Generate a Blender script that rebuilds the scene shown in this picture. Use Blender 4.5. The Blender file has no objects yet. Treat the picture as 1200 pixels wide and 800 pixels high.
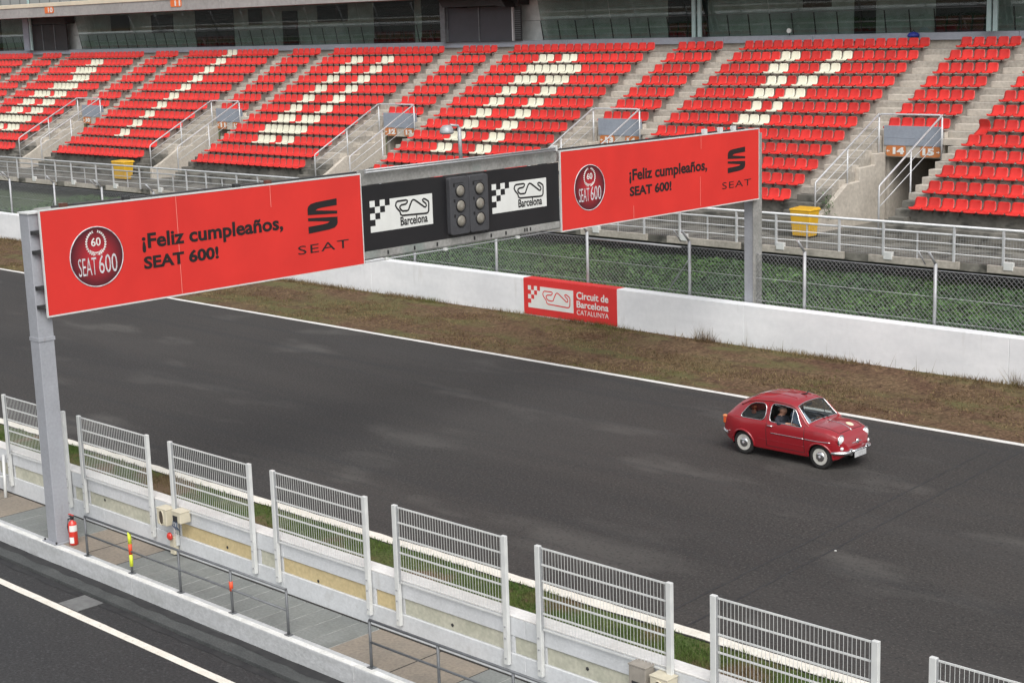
import bpy, bmesh, math, random
import numpy as np
from mathutils import Vector, Matrix, noise as mnoise
random.seed(7); rng = np.random.default_rng(7)
SC = bpy.context.scene
COL = SC.collection
R = math.radians

# ------------------------------------------------------------------ camera, sky, sun, exposure
cam_d = bpy.data.cameras.new("camera"); cam = bpy.data.objects.new("camera", cam_d); COL.objects.link(cam)
YAW, PITCH, ROLL, FPX, CAMH = -0.78267266, -0.1969108, -0.03099376, 1869.43, 9.557
f_ = Vector((math.sin(YAW)*math.cos(PITCH), math.cos(YAW)*math.cos(PITCH), math.sin(PITCH)))
r_ = Vector((math.cos(YAW), -math.sin(YAW), 0)); u_ = r_.cross(f_)
r2 = r_*math.cos(ROLL)+u_*math.sin(ROLL); u2 = -r_*math.sin(ROLL)+u_*math.cos(ROLL)
cam.matrix_world = Matrix(((r2.x, u2.x, -f_.x, 0), (r2.y, u2.y, -f_.y, 0), (r2.z, u2.z, -f_.z, CAMH), (0, 0, 0, 1)))
cam_d.sensor_fit = 'HORIZONTAL'; cam_d.sensor_width = 36; cam_d.lens = 36*FPX/1200
cam_d.clip_start = 0.1; cam_d.clip_end = 5000
SC.camera = cam

SUN_EL, SUN_AZ = R(50), R(127)
w = bpy.data.worlds.new("World"); SC.world = w; w.use_nodes = True
nt = w.node_tree; nt.nodes.clear()
sky = nt.nodes.new('ShaderNodeTexSky'); sky.sky_type = 'NISHITA'; sky.sun_disc = False
sky.sun_elevation = SUN_EL; sky.sun_rotation = SUN_AZ; sky.air_density = 1; sky.dust_density = 3; sky.ozone_density = 1
hs = nt.nodes.new('ShaderNodeHueSaturation'); hs.inputs['Saturation'].default_value = 0.22
bg = nt.nodes.new('ShaderNodeBackground'); bg.inputs['Strength'].default_value = 0.14
wo = nt.nodes.new('ShaderNodeOutputWorld')
nt.links.new(sky.outputs[0], hs.inputs['Color']); nt.links.new(hs.outputs[0], bg.inputs[0]); nt.links.new(bg.outputs[0], wo.inputs[0])
sl = bpy.data.lights.new("sun", 'SUN'); sl.energy = 1.5; sl.angle = R(45); sl.color = (1, .97, .93)
so = bpy.data.objects.new("sun", sl); COL.objects.link(so)
sd = Vector((math.sin(SUN_AZ)*math.cos(SUN_EL), math.cos(SUN_AZ)*math.cos(SUN_EL), math.sin(SUN_EL)))
so.rotation_euler = sd.to_track_quat('Z', 'Y').to_euler(); so.location = (0, 0, 60)
SC.view_settings.view_transform = 'Standard'; SC.view_settings.look = 'None'
SC.view_settings.exposure = 0.46; SC.view_settings.gamma = 1

# ------------------------------------------------------------------ materials
MATS = {}
def mat(name, col, rough=.6, metal=0., spec=.5, noise=None, col2=None, bump=0., bscale=40, coat=0., noise2=None, stretch=(1, 1, 1), lo=.35, hi=.65, detail=6):
    """principled; noise=(scale) mixes col to col2; noise2=(scale, amount) fine value speckle"""
    m = bpy.data.materials.new(name); m.use_nodes = True; t = m.node_tree; N = t.nodes; L = t.links
    p = N['Principled BSDF']; p.inputs['Roughness'].default_value = rough; p.inputs['Metallic'].default_value = metal
    p.inputs['Specular IOR Level'].default_value = spec; p.inputs['Coat Weight'].default_value = coat
    p.inputs['Coat Roughness'].default_value = .05
    p.inputs['Base Color'].default_value = (*col, 1)
    tc = N.new('ShaderNodeTexCoord'); mp = N.new('ShaderNodeMapping'); L.new(tc.outputs['Object'], mp.inputs[0]); mp.inputs['Scale'].default_value = stretch
    out = None
    if noise:
        n = N.new('ShaderNodeTexNoise'); n.inputs['Scale'].default_value = noise; n.inputs['Detail'].default_value = detail; n.inputs['Roughness'].default_value = .62
        L.new(mp.outputs[0], n.inputs['Vector'])
        r = N.new('ShaderNodeMapRange'); r.inputs[1].default_value = lo; r.inputs[2].default_value = hi; L.new(n.outputs[0], r.inputs[0])
        mx = N.new('ShaderNodeMix'); mx.data_type = 'RGBA'; L.new(r.outputs[0], mx.inputs[0]); mx.inputs[6].default_value = (*col, 1); mx.inputs[7].default_value = (*(col2 or col), 1)
        out = mx.outputs[2]; L.new(out, p.inputs['Base Color'])
    if noise2:
        n = N.new('ShaderNodeTexNoise'); n.inputs['Scale'].default_value = noise2[0]; n.inputs['Detail'].default_value = 3
        L.new(tc.outputs['Object'], n.inputs['Vector'])
        r = N.new('ShaderNodeMapRange'); r.inputs[1].default_value = .3; r.inputs[2].default_value = .7; r.inputs[3].default_value = 1-noise2[1]; r.inputs[4].default_value = 1+noise2[1]; L.new(n.outputs[0], r.inputs[0])
        mx = N.new('ShaderNodeMix'); mx.data_type = 'RGBA'; mx.blend_type = 'MULTIPLY'; mx.inputs[0].default_value = 1
        if out: L.new(out, mx.inputs[6])
        else: mx.inputs[6].default_value = (*col, 1)
        L.new(r.outputs[0], mx.inputs[7]); out = mx.outputs[2]; L.new(out, p.inputs['Base Color'])
    if bump:
        n = N.new('ShaderNodeTexNoise'); n.inputs['Scale'].default_value = bscale; n.inputs['Detail'].default_value = 4; L.new(tc.outputs['Object'], n.inputs['Vector'])
        b = N.new('ShaderNodeBump'); b.inputs['Strength'].default_value = bump; b.inputs['Distance'].default_value = .02; L.new(n.outputs[0], b.inputs['Height']); L.new(b.outputs[0], p.inputs['Normal'])
    MATS[name] = m; return m

def layer(m, scale, colr, lo, hi, amt, stretch=(1, 1, 1), detail=5, rot=0):
    """mix another noise-shaped stain colour over a material"""
    t = m.node_tree; N = t.nodes; L = t.links; p = N['Principled BSDF']
    src = p.inputs['Base Color'].links[0].from_socket if p.inputs['Base Color'].links else None
    tc = N.new('ShaderNodeTexCoord'); mp = N.new('ShaderNodeMapping'); mp.inputs['Scale'].default_value = stretch; mp.inputs['Location'].default_value = (scale*7.3, 3.1, 1.7); mp.inputs['Rotation'].default_value = (0, 0, rot)
    L.new(tc.outputs['Object'], mp.inputs[0])
    n = N.new('ShaderNodeTexNoise'); n.inputs['Scale'].default_value = scale; n.inputs['Detail'].default_value = detail; L.new(mp.outputs[0], n.inputs['Vector'])
    r = N.new('ShaderNodeMapRange'); r.inputs[1].default_value = lo; r.inputs[2].default_value = hi; r.inputs[4].default_value = amt; L.new(n.outputs[0], r.inputs[0])
    mx = N.new('ShaderNodeMix'); mx.data_type = 'RGBA'; L.new(r.outputs[0], mx.inputs[0])
    if src: L.new(src, mx.inputs[6])
    else: mx.inputs[6].default_value = p.inputs['Base Color'].default_value
    mx.inputs[7].default_value = (*colr, 1); L.new(mx.outputs[2], p.inputs['Base Color'])

ASPH = mat('asphalt_track', (0.0356, 0.0330, 0.0310), .82, spec=.35, noise=.35, col2=(0.0436, 0.0396, 0.0363), noise2=(24, .42), bump=.12, bscale=50, stretch=(.35, 1, 1))
layer(ASPH, .55, (.088, .083, .076), .57, .68, .7, (.45, 1.1, 1))
layer(ASPH, .16, (.026, .025, .025), .54, .68, .5, (.12, 1.6, 1))
layer(ASPH, 1.0, (.028,.028,.029), .52, .66, .55, (.035, 2.2, 1))
layer(ASPH, .3, (.052,.048,.045), .5, .7, .6, (.3, 1.5, 1))
layer(ASPH, 20, (.085, .080, .074), .56, .70, .75, detail=2)
layer(ASPH, 13, (.014, .014, .014), .56, .70, .55, detail=2)
layer(ASPH, 9, (.075, .07, .066), .66, .80, .6)
ASPH2 = mat('asphalt_pit', (0.0285, 0.0279, 0.0285), .7, spec=.4, noise=.5, col2=(0.0347, 0.0335, 0.0329), noise2=(20, .34), bump=.25, bscale=40, stretch=(.3, 1, 1))
layer(ASPH2, .5, (.020, .020, .022), .5, .68, .6, (.12, 1.4, 1))
layer(ASPH2, 22, (.070, .070, .072), .57, .70, .6, detail=2)
GUTTER = mat('gutter_concrete', (0.0465, 0.0495, 0.0495), .75, noise=1.6, col2=(0.0713, 0.0750, 0.0735), noise2=(30, .25), bump=.3, bscale=30)
TAR = mat('tar', (.018, .018, .02), .75, noise=3, col2=(.035, .035, .035))
PAINT = mat('road_paint', (.74, .73, .70), .7, noise=6, col2=(.62, .60, .57), noise2=(40, .12))
layer(PAINT, 14, (.30, .28, .25), .62, .78, .7)
PAINTY = mat('road_paint_warm', (.76, .73, .66), .7, noise=5, col2=(.66, .62, .54), noise2=(40, .12))
layer(PAINTY, 12, (.34, .31, .27), .64, .80, .7)
EARTH = mat('verge_earth', (.095, .056, .037), .95, spec=.1, noise=.9, col2=(.135, .092, .055), noise2=(12, .5), bump=.8, bscale=18)
layer(EARTH, .5, (.125, .10, .052), .52, .68, .6, (.5, 1.5, 1))
layer(EARTH, .8, (.105, .105, .045), .50, .64, .75, (.5, 1.4, 1))
layer(EARTH, 3, (.055, .034, .024), .54, .70, .7)
GRND = mat('grass_soil', (.055, .085, .026), .95, spec=.1, noise=1.1, col2=(.085, .09, .035), noise2=(30, .4), bump=.8, bscale=25)
layer(GRND, .8, (.135, .09, .058), .50, .60, .95)
BLADE = mat('grass_blade', (.055, .105, .022), .7, spec=.2, noise=1.2, col2=(.10, .13, .035), noise2=(9, .4))
layer(BLADE, .8, (.14, .10, .055), .52, .60, .9)
DRY = mat('dry_grass', (.21, .165, .085), .9, spec=.1, noise=.8, col2=(.11, .068, .042), noise2=(12, .5))
layer(DRY, .55, (.10, .115, .035), .58, .68, .8)
IVY = mat('ivy_leaf', (.040, .095, .022), .5, spec=.4, noise=2.2, col2=(.085, .17, .040), noise2=(7, .5))
layer(IVY, .45, (.030, .070, .030), .45, .65, .7)
IVYG = mat('ivy_soil', (.030, .050, .018), .95, noise=2, col2=(.055, .085, .030), noise2=(9, .4))
WHITEW = mat('white_wall_paint', (.80, .81, .82), .65, noise=.9, col2=(.68, .695, .71), noise2=(6, .03), bump=.1, bscale=8, stretch=(.4, 1, 1))
layer(WHITEW, 1.8, (.48, .47, .44), .62, .80, .45, (1.6, 1, .35))
PITW = mat('pit_wall_paint', (.60, .615, .63), .7, noise=1.4, col2=(.53, .545, .555), noise2=(20, .06), bump=.25, bscale=30)
layer(PITW, 3.5, (.36, .35, .32), .62, .78, .5, (1, 1, .5))
PITTOP = mat('pit_wall_top_paint', (.74, .73, .71), .7, noise=1.4, col2=(.64, .62, .59), noise2=(20, .08), bump=.25, bscale=30)  # the wall's own paint, lightened in colour for the light on its top
INSET_A = mat('inset_grey', (.50, .49, .40), .8, noise=2, col2=(.40, .40, .32), noise2=(15, .12))
INSET_B = mat('inset_cream', (.55, .45, .25), .8, noise=2, col2=(.50, .40, .22), noise2=(15, .10))
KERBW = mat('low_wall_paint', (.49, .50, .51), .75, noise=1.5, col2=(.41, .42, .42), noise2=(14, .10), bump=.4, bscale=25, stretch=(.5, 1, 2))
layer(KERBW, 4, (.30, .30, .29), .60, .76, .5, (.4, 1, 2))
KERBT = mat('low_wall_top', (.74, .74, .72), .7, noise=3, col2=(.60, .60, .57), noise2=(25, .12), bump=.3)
SLABG = mat('slab_grey', (.205, .215, .205), .7, noise=1.1, col2=(.165, .175, .168), noise2=(22, .14), bump=.2)
layer(SLABG, 1.6, (.12, .125, .115), .56, .75, .6)
SLABB = mat('slab_brown', (.255, .215, .17), .75, noise=1.3, col2=(.20, .175, .145), noise2=(18, .16), bump=.2)
JOINT = mat('slab_joint', (.42, .43, .41), .85, noise=3, col2=(.22, .22, .21))
DARKJ = mat('dark_joint', (.03, .028, .026), .9)
CONC = mat('concrete', (.42, .385, .335), .85, noise=.7, col2=(.33, .305, .265), noise2=(9, .16), bump=.3, bscale=12)
layer(CONC, 1.3, (.15, .14, .12), .56, .74, .65, (1, .6, 1.6))
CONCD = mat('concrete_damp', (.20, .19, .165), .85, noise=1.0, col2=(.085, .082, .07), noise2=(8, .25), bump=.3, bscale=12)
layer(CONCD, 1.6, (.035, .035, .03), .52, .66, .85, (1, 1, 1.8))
CONCL = mat('concrete_pale', (.52, .475, .41), .85, noise=.8, col2=(.43, .39, .335), noise2=(9, .12), bump=.3, bscale=12)
LEDGE = mat('ledge_blue_grey', (.36, .38, .43), .6, noise=.8, col2=(.31, .33, .37), noise2=(8, .06))
BOARD = mat('board_blue_grey', (.30, .335, .39), .55, noise=1.5, col2=(.25, .28, .33), noise2=(8, .06))
FASCIA = mat('fascia_concrete', (.36, .35, .34), .8, noise=.5, col2=(.30, .29, .28), noise2=(6, .1))
CREAM = mat('cream_trim', (.70, .62, .48), .7, noise=1, col2=(.60, .54, .43))
SOFFIT = mat('soffit_red_brown', (.22, .15, .135), .8, noise=.8, col2=(.16, .11, .10))
RED = mat('seat_red', (.66, .031, .023), .45, noise=2.6, col2=(.56, .024, .019), noise2=(1.1, .10), detail=2)
def vary(m, lo, hi):
    t = m.node_tree; N = t.nodes; L = t.links; p = N['Principled BSDF']; src = p.inputs['Base Color'].links[0].from_socket
    oi = N.new('ShaderNodeObjectInfo'); r = N.new('ShaderNodeMapRange'); r.inputs[3].default_value = lo; r.inputs[4].default_value = hi; L.new(oi.outputs['Random'], r.inputs[0])
    mx = N.new('ShaderNodeMix'); mx.data_type = 'RGBA'; mx.blend_type = 'MULTIPLY'; mx.inputs[0].default_value = 1; L.new(src, mx.inputs[6]); L.new(r.outputs[0], mx.inputs[7]); L.new(mx.outputs[2], p.inputs['Base Color'])
vary(RED, .82, 1.08)
WHT = mat('seat_white', (.72, .70, .56), .4, noise=.5, col2=(.62, .60, .47), noise2=(3, .06))
BRK = mat('seat_bracket', (.13, .12, .11), .6, noise=6, col2=(.08, .07, .06))
BAN = mat('banner_red', (.66, .030, .022), .55, noise=.5, col2=(.61, .026, .020), noise2=(1.2, .04), bump=.5, bscale=1.1)
BANTXT = mat('banner_ink', (.012, .011, .012), .5)
SEAM = mat('banner_seam', (.72, .22, .18), .6)
BLK = mat('board_black', (.010, .010, .012), .45, noise=1, col2=(.015, .014, .016))
LOGOW = mat('logo_white', (.72, .73, .70), .55, noise=2, col2=(.66, .67, .64))
SILVER = mat('print_silver', (.70, .70, .72), .45, noise=9, col2=(.40, .40, .42), stretch=(1, 1, .5))
GALV = mat('galvanised_steel', (.42, .43, .44), .5, metal=.35, noise=5, col2=(.34, .35, .36), noise2=(30, .1))
CHAIN = mat('chain_link_wire', (.27, .28, .28), .5, metal=.3, noise=5, col2=(.21, .22, .22))
PANEL = mat('fence_galvanised', (.68, .69, .67), .5, metal=.1, noise=4, col2=(.60, .61, .60))
POST = mat('post_grey_paint', (.36, .37, .40), .55, metal=.1, noise=1.3, col2=(.31, .32, .345), noise2=(20, .06))
layer(POST, 5, (.22, .20, .18), .66, .8, .6, (1, 1, .3))
BEAM = mat('beam_weathered', (.33, .325, .31), .65, metal=.1, noise=2.2, col2=(.24, .24, .225), noise2=(14, .15))
layer(BEAM, 1.2, (.20, .25, .23), .58, .72, .6)
RAILM = mat('rail_pale_steel', (.60, .61, .62), .45, metal=.25, noise=3, col2=(.50, .51, .52))
PIPE = mat('pipe_grey', (.17, .18, .19), .5, metal=.3, noise=5, col2=(.12, .125, .13))
DARKM = mat('dark_metal', (.05, .05, .052), .5, metal=.3, noise=5, col2=(.03, .03, .03))
RUST = mat('rusty_steel', (.14, .045, .03), .8, noise=8, col2=(.07, .03, .02))
SIGBOX = mat('signal_housing', (.060, .062, .068), .5, noise=3, col2=(.05, .05, .055), noise2=(20, .1))
LENS = mat('signal_lens', (.21, .195, .165), .35, noise=14, col2=(.20, .185, .155), bump=.3, bscale=90)
WSRED = mat('wall_sign_red', (.66, .035, .032), .55, noise=1, col2=(.60, .03, .03))
ORANGE = mat('sign_orange', (.55, .19, .06), .55, noise=3, col2=(.47, .16, .05))
ORANGEB = mat('sign_orange_bright', (.75, .17, .04), .5)
YEL = mat('bin_yellow', (.68, .40, .025), .45, noise=2, col2=(.58, .33, .02))
CREAMBOX = mat('box_cream', (.60, .55, .42), .55, noise=5, col2=(.50, .46, .36))
GREYBOX = mat('box_grey', (.33, .30, .26), .6, noise=5, col2=(.24, .22, .19))
BLACKP = mat('black_plastic', (.012, .012, .013), .5)
EXTR = mat('extinguisher_red', (.62, .035, .02), .3, coat=.5, noise=4, col2=(.55, .03, .018))
FLUOY = mat('tape_yellow', (.70, .78, .05), .5, noise=6, col2=(.62, .70, .05))
FLUOR = mat('tape_orange_red', (.80, .10, .03), .5, noise=6, col2=(.70, .08, .03))
CARRED = mat('car_paint_red', (.285, .0085, .016), .3, coat=1., spec=.5, noise=2, col2=(.265, .008, .015))
def lining(m, col):
    t = m.node_tree; N = t.nodes; L = t.links; p = N['Principled BSDF']; src = p.inputs['Base Color'].links[0].from_socket
    g = N.new('ShaderNodeNewGeometry'); mx = N.new('ShaderNodeMix'); mx.data_type = 'RGBA'; L.new(g.outputs['Backfacing'], mx.inputs[0]); L.new(src, mx.inputs[6]); mx.inputs[7].default_value = (*col, 1); L.new(mx.outputs[2], p.inputs['Base Color'])
lining(CARRED, (.06, .055, .05))
CHROME = mat('chrome', (.75, .76, .77), .16, metal=1., noise=5, col2=(.66, .67, .68))
TYRE = mat('tyre_rubber', (.014, .014, .014), .8, noise=12, col2=(.024, .023, .022))
RIMW = mat('rim_cream', (.56, .55, .51), .4, noise=6, col2=(.47, .46, .42))
SKIN = mat('skin', (.42, .22, .15), .55, noise=9, col2=(.36, .18, .12))
HAIR = mat('hair_grey', (.20, .18, .16), .7, noise=20, col2=(.09, .08, .07))
JACK = mat('jacket_dark', (.022, .024, .034), .8, noise=9, col2=(.035, .037, .048))
SHIRT = mat('shirt_blue', (.25, .34, .48), .8, noise=9, col2=(.20, .28, .40))
TROU = mat('trousers_dark', (.03, .03, .035), .85, noise=9, col2=(.045, .045, .05))
UPH = mat('upholstery', (.05, .045, .04), .7, noise=9, col2=(.07, .06, .05))
LAMPG = mat('headlamp_glass', (.80, .81, .80), .1, coat=1., noise=20, col2=(.62, .63, .63))
TAIL = mat('tail_lamp', (.55, .05, .02), .2, coat=1., noise=12, col2=(.65, .16, .03))
STICK = mat('sticker_cream', (.72, .62, .36), .5, noise=14, col2=(.70, .68, .60))
PLATE = mat('plate_white', (.55, .56, .56), .5, noise=14, col2=(.40, .40, .41))
MINT = mat('column_mint', (.34, .47, .46), .5, noise=2, col2=(.29, .41, .40))
INTER = mat('interior_wall', (.74, .76, .74), .8, noise=.5, col2=(.50, .52, .50), noise2=(3, .1))
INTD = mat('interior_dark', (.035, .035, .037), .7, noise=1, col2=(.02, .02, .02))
INTRED = mat('interior_red_seat', (.16, .012, .018), .6, noise=2, col2=(.12, .01, .015))
MAROON = mat('wheel_bin_grey', (.20, .21, .21), .6)

def glass_mat(name, tint, add, rough=.0):
    m = bpy.data.materials.new(name); m.use_nodes = True; t = m.node_tree; N = t.nodes; L = t.links; N.remove(N['Principled BSDF'])
    g = N.new('ShaderNodeBsdfGlossy'); g.inputs['Roughness'].default_value = rough; g.inputs['Color'].default_value = (.9, .93, .92, 1)
    tr = N.new('ShaderNodeBsdfTransparent'); tr.inputs['Color'].default_value = (*tint, 1)
    fr = N.new('ShaderNodeFresnel'); fr.inputs['IOR'].default_value = 1.5
    ad = N.new('ShaderNodeMath'); ad.operation = 'ADD'; ad.inputs[1].default_value = add; L.new(fr.outputs[0], ad.inputs[0])
    ge = N.new('ShaderNodeNewGeometry'); iv = N.new('ShaderNodeMath'); iv.operation = 'SUBTRACT'; iv.inputs[0].default_value = 1; L.new(ge.outputs['Backfacing'], iv.inputs[1])
    mu = N.new('ShaderNodeMath'); mu.operation = 'MULTIPLY'; L.new(ad.outputs[0], mu.inputs[0]); L.new(iv.outputs[0], mu.inputs[1])
    mx = N.new('ShaderNodeMixShader'); L.new(mu.outputs[0], mx.inputs[0]); L.new(tr.outputs[0], mx.inputs[1]); L.new(g.outputs[0], mx.inputs[2])
    L.new(mx.outputs[0], N['Material Output'].inputs[0]); MATS[name] = m; return m
GLASS = glass_mat('facade_glass', (.66, .71, .69), .04, .02)
CARGL = glass_mat('car_glass', (.62, .66, .66), .0)

def disc_mat():
    m = bpy.data.materials.new('emblem_disc'); m.use_nodes = True; t = m.node_tree; N = t.nodes; L = t.links; p = N['Principled BSDF']; p.inputs['Roughness'].default_value = .5
    tc = N.new('ShaderNodeTexCoord'); g = N.new('ShaderNodeTexGradient'); g.gradient_type = 'SPHERICAL'
    mp = N.new('ShaderNodeMapping'); mp.inputs['Scale'].default_value = (1.7, 1.7, 1.7); L.new(tc.outputs['Object'], mp.inputs[0]); L.new(mp.outputs[0], g.inputs[0])
    cr = N.new('ShaderNodeValToRGB'); cr.color_ramp.elements[0].color = (.035, .006, .012, 1); cr.color_ramp.elements[1].color = (.42, .02, .03, 1); cr.color_ramp.elements[1].position = .75
    L.new(g.outputs[0], cr.inputs[0]); L.new(cr.outputs[0], p.inputs['Base Color']); return m
DISC = disc_mat()

# ------------------------------------------------------------------ mesh helpers
class MB:
    def __init__(s): s.v = []; s.f = []; s.mi = []; s.smooth = []
    def add(s, vs, fs, mi=0, sm=False):
        o = len(s.v); s.v += [tuple(v) for v in vs]
        for f in fs: s.f.append(tuple(i+o for i in f)); s.mi.append(mi); s.smooth.append(sm)
        return s
    def box(s, x0, x1, y0, y1, z0, z1, mi=0):
        return s.add([(x0,y0,z0),(x1,y0,z0),(x1,y1,z0),(x0,y1,z0),(x0,y0,z1),(x1,y0,z1),(x1,y1,z1),(x0,y1,z1)],
                     [(0,3,2,1),(4,5,6,7),(0,1,5,4),(1,2,6,5),(2,3,7,6),(3,0,4,7)], mi)
    def quad(s, a, b, c, d, mi=0): return s.add([a,b,c,d], [(0,1,2,3)], mi)
    def tube(s, pts, r, n=6, mi=0, closed=False, sm=True, caps=True):
        pts = [Vector(p) for p in pts]; k = len(pts); vs = []
        for i, p in enumerate(pts):
            a = pts[(i-1) % k] if (closed or i > 0) else p; b = pts[(i+1) % k] if (closed or i < k-1) else p
            d = (b-a).normalized(); up = Vector((0,0,1)) if abs(d.z) < .95 else Vector((1,0,0))
            e1 = d.cross(up).normalized(); e2 = d.cross(e1)
            rr = r[i] if isinstance(r, (list, tuple)) else r
            vs += [p+(e1*math.cos(2*math.pi*j/n)+e2*math.sin(2*math.pi*j/n))*rr for j in range(n)]
        fs = []
        for i in range(k if closed else k-1):
            a, b = i*n, ((i+1) % k)*n
            fs += [(a+j, a+(j+1) % n, b+(j+1) % n, b+j) for j in range(n)]
        o_ = len(s.v); s.add(vs, fs, mi, sm)
        if not closed and caps:
            s.f += [tuple(range(o_,o_+n)), tuple(reversed(range(o_+(k-1)*n, o_+k*n)))]; s.mi += [mi,mi]; s.smooth += [False,False]
        return s
    def lathe(s, prof, n=20, axis='z', c=(0,0,0), mi=0, sm=True):
        vs = []; c = Vector(c)
        for (r, h) in prof:
            for j in range(n):
                a = 2*math.pi*j/n; x, y = r*math.cos(a), r*math.sin(a)
                vs.append(c+(Vector((x,y,h)) if axis == 'z' else Vector((x,h,y)) if axis == 'y' else Vector((h,x,y))))
        fs = [(i*n+j, i*n+(j+1) % n, (i+1)*n+(j+1) % n, (i+1)*n+j) for i in range(len(prof)-1) for j in range(n)]
        o_ = len(s.v); s.add(vs, fs, mi, sm); s.f += [tuple(range(o_,o_+n)), tuple(range(o_+(len(prof)-1)*n, o_+len(prof)*n))]; s.mi += [mi,mi]; s.smooth += [False,False]
        return s
    def prism(s, poly, f, d, mi=0):
        """poly 2D list, f maps (u,v,w)->3D, thickness d along w"""
        n = len(poly); vs = [f(u,v,0) for u, v in poly]+[f(u,v,d) for u, v in poly]
        fs = [tuple(reversed(range(n))), tuple(range(n,2*n))]+[(i,(i+1) % n,n+(i+1) % n,n+i) for i in range(n)]
        return s.add(vs, fs, mi)
    def mesh(s, name, mats):
        m = bpy.data.meshes.new(name); m.from_pydata(s.v, [], s.f)
        for x in (mats if isinstance(mats, (list, tuple)) else [mats]): m.materials.append(x)
        m.polygons.foreach_set('material_index', s.mi); m.polygons.foreach_set('use_smooth', s.smooth); m.update(); return m
def fixn(m):
    bm = bmesh.new(); bm.from_mesh(m); bmesh.ops.recalc_face_normals(bm, faces=bm.faces); bm.to_mesh(m); bm.free(); return m
def obj(name, mb, m, parent=None, bevel=0, loc=None, recalc=True):
    me = mb.mesh(name, m) if isinstance(mb, MB) else mb
    if isinstance(mb, MB) and recalc: fixn(me)
    o = bpy.data.objects.new(name, me); COL.objects.link(o)
    if loc: o.location = loc
    if parent: o.parent = parent
    if bevel:
        b = o.modifiers.new('bevel', 'BEVEL'); b.width = bevel; b.segments = 2; b.limit_method = 'ANGLE'
    return o
def tag(o, label=None, cat=None, group=None, kind=None):
    if label: o['label'] = label
    if cat: o['category'] = cat
    if group: o['group'] = group
    if kind: o['kind'] = kind
    return o
def thing(name, label, cat, loc=(0,0,0), group=None):
    o = bpy.data.objects.new(name, None); COL.objects.link(o); o.location = loc; o.empty_display_size = .2
    return tag(o, label, cat, group)
def copy_tree(o, parent=None):
    c = o.copy(); COL.objects.link(c); c.parent = parent
    for ch in o.children: copy_tree(ch, c)
    return c
def struct(name, mb, m, **k): return tag(obj(name, mb, m, **k), kind='structure')
def np_mesh(name, verts, faces, mats, mi=None):
    m = bpy.data.meshes.new(name); nv, nf, k = len(verts), len(faces), faces.shape[1]
    m.vertices.add(nv); m.vertices.foreach_set('co', verts.astype(np.float32).ravel())
    m.loops.add(nf*k); m.loops.foreach_set('vertex_index', faces.astype(np.int32).ravel())
    m.polygons.add(nf); m.polygons.foreach_set('loop_start', np.arange(0, nf*k, k, dtype=np.int32)); m.polygons.foreach_set('loop_total', np.full(nf, k, np.int32))
    for x in mats: m.materials.append(x)
    if mi is not None: m.polygons.foreach_set('material_index', mi.astype(np.int32))
    m.update(calc_edges=True); m.validate(); return m
def text_mesh(s, w, h, bold=0., depth=.004, space=1.0):
    c = bpy.data.curves.new('t', 'FONT'); c.body = s; c.size = 1; c.offset = bold; c.extrude = 0.01; c.resolution_u = 3; c.space_character = space
    o = bpy.data.objects.new('t', c); COL.objects.link(o)
    dg = bpy.context.evaluated_depsgraph_get(); m = bpy.data.meshes.new_from_object(o.evaluated_get(dg), depsgraph=dg)
    bpy.data.objects.remove(o); bpy.data.curves.remove(c)
    co = np.zeros(len(m.vertices)*3); m.vertices.foreach_get('co', co); co = co.reshape(-1,3)
    lo, hi = co.min(0), co.max(0); co -= lo; co *= np.array([w/(hi[0]-lo[0]), h/(hi[1]-lo[1]), depth/(hi[2]-lo[2])])
    m.vertices.foreach_set('co', co.ravel()); m.materials.clear(); m.update(); return m
# frames: text/print lying on a face. FX: face looks to +x ; FY: face looks to -y
FX = Matrix(((0,0,1,0),(1,0,0,0),(0,1,0,0),(0,0,0,1)))
FY = Matrix(((1,0,0,0),(0,0,-1,0),(0,1,0,0),(0,0,0,1)))
def fx(X): return lambda u, v, w: (X+w, u, v)
def fy(Y): return lambda u, v, w: (u, Y-w, v)
def text(name, s, frame, pos, w, h, m, parent, bold=0., space=1.0, depth=.004):
    """pos = lower-left corner in world; parent sits at the origin of its own location"""
    me = text_mesh(s, w, h, bold, depth, space); me.materials.append(m); o = bpy.data.objects.new(name, me); COL.objects.link(o); o.parent = parent
    p = Vector(pos)-(parent.matrix_world.translation if parent else Vector()); o.matrix_local = Matrix.Translation(p) @ frame; return o

X0, X1 = -400, 200
# ------------------------------------------------------------------ ground, track, verge
struct('ground', MB().quad((-3000,-3000,-.62),(3000,-3000,-.62),(3000,3000,-.62),(-3000,3000,-.62)), GRND)
struct('pit_lane', MB().box(X0,X1,-30,14.5,-.6,-.4), ASPH2)
struct('track', MB().box(X0,X1,18.70,32.42,-.6,0), ASPH)
struct('grass_strip', MB().box(X0,X1,15.9,18.69,-.6,-.012), GRND)
mb = MB()
ys = [32.43,33.5,34.6,35.6,36.75]; zs = [-.004,.03,.09,.17,.25]
for a in range(4): mb.quad((X0,ys[a],zs[a]),(X1,ys[a],zs[a]),(X1,ys[a+1],zs[a+1]),(X0,ys[a+1],zs[a+1]))
struct('verge', mb, EARTH)
def wavy_line(y0, y1, z, m, name, jit=.02, xa=-130, xb=10, n=700):
    xs = np.linspace(xa, xb, n); v = []; f = []
    for i, x in enumerate(xs):
        j0, j1 = (mnoise.noise(Vector((x*1.7, y0, 0)))*jit, mnoise.noise(Vector((x*2.1, y1, 3)))*jit)
        v += [(x, y0+j0, z), (x, y1+j1, z)]
        if i: f.append((2*i-2, 2*i, 2*i+1, 2*i-1))
    return struct(name, MB().add(v, f), m)
wavy_line(32.22, 32.40, .004, PAINT, 'far_edge_line')
wavy_line(18.72, 18.98, .006, PAINTY, 'near_edge_line', .035)
wavy_line(13.27, 13.43, -.396, PAINTY, 'pit_lane_line', .008)
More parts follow.
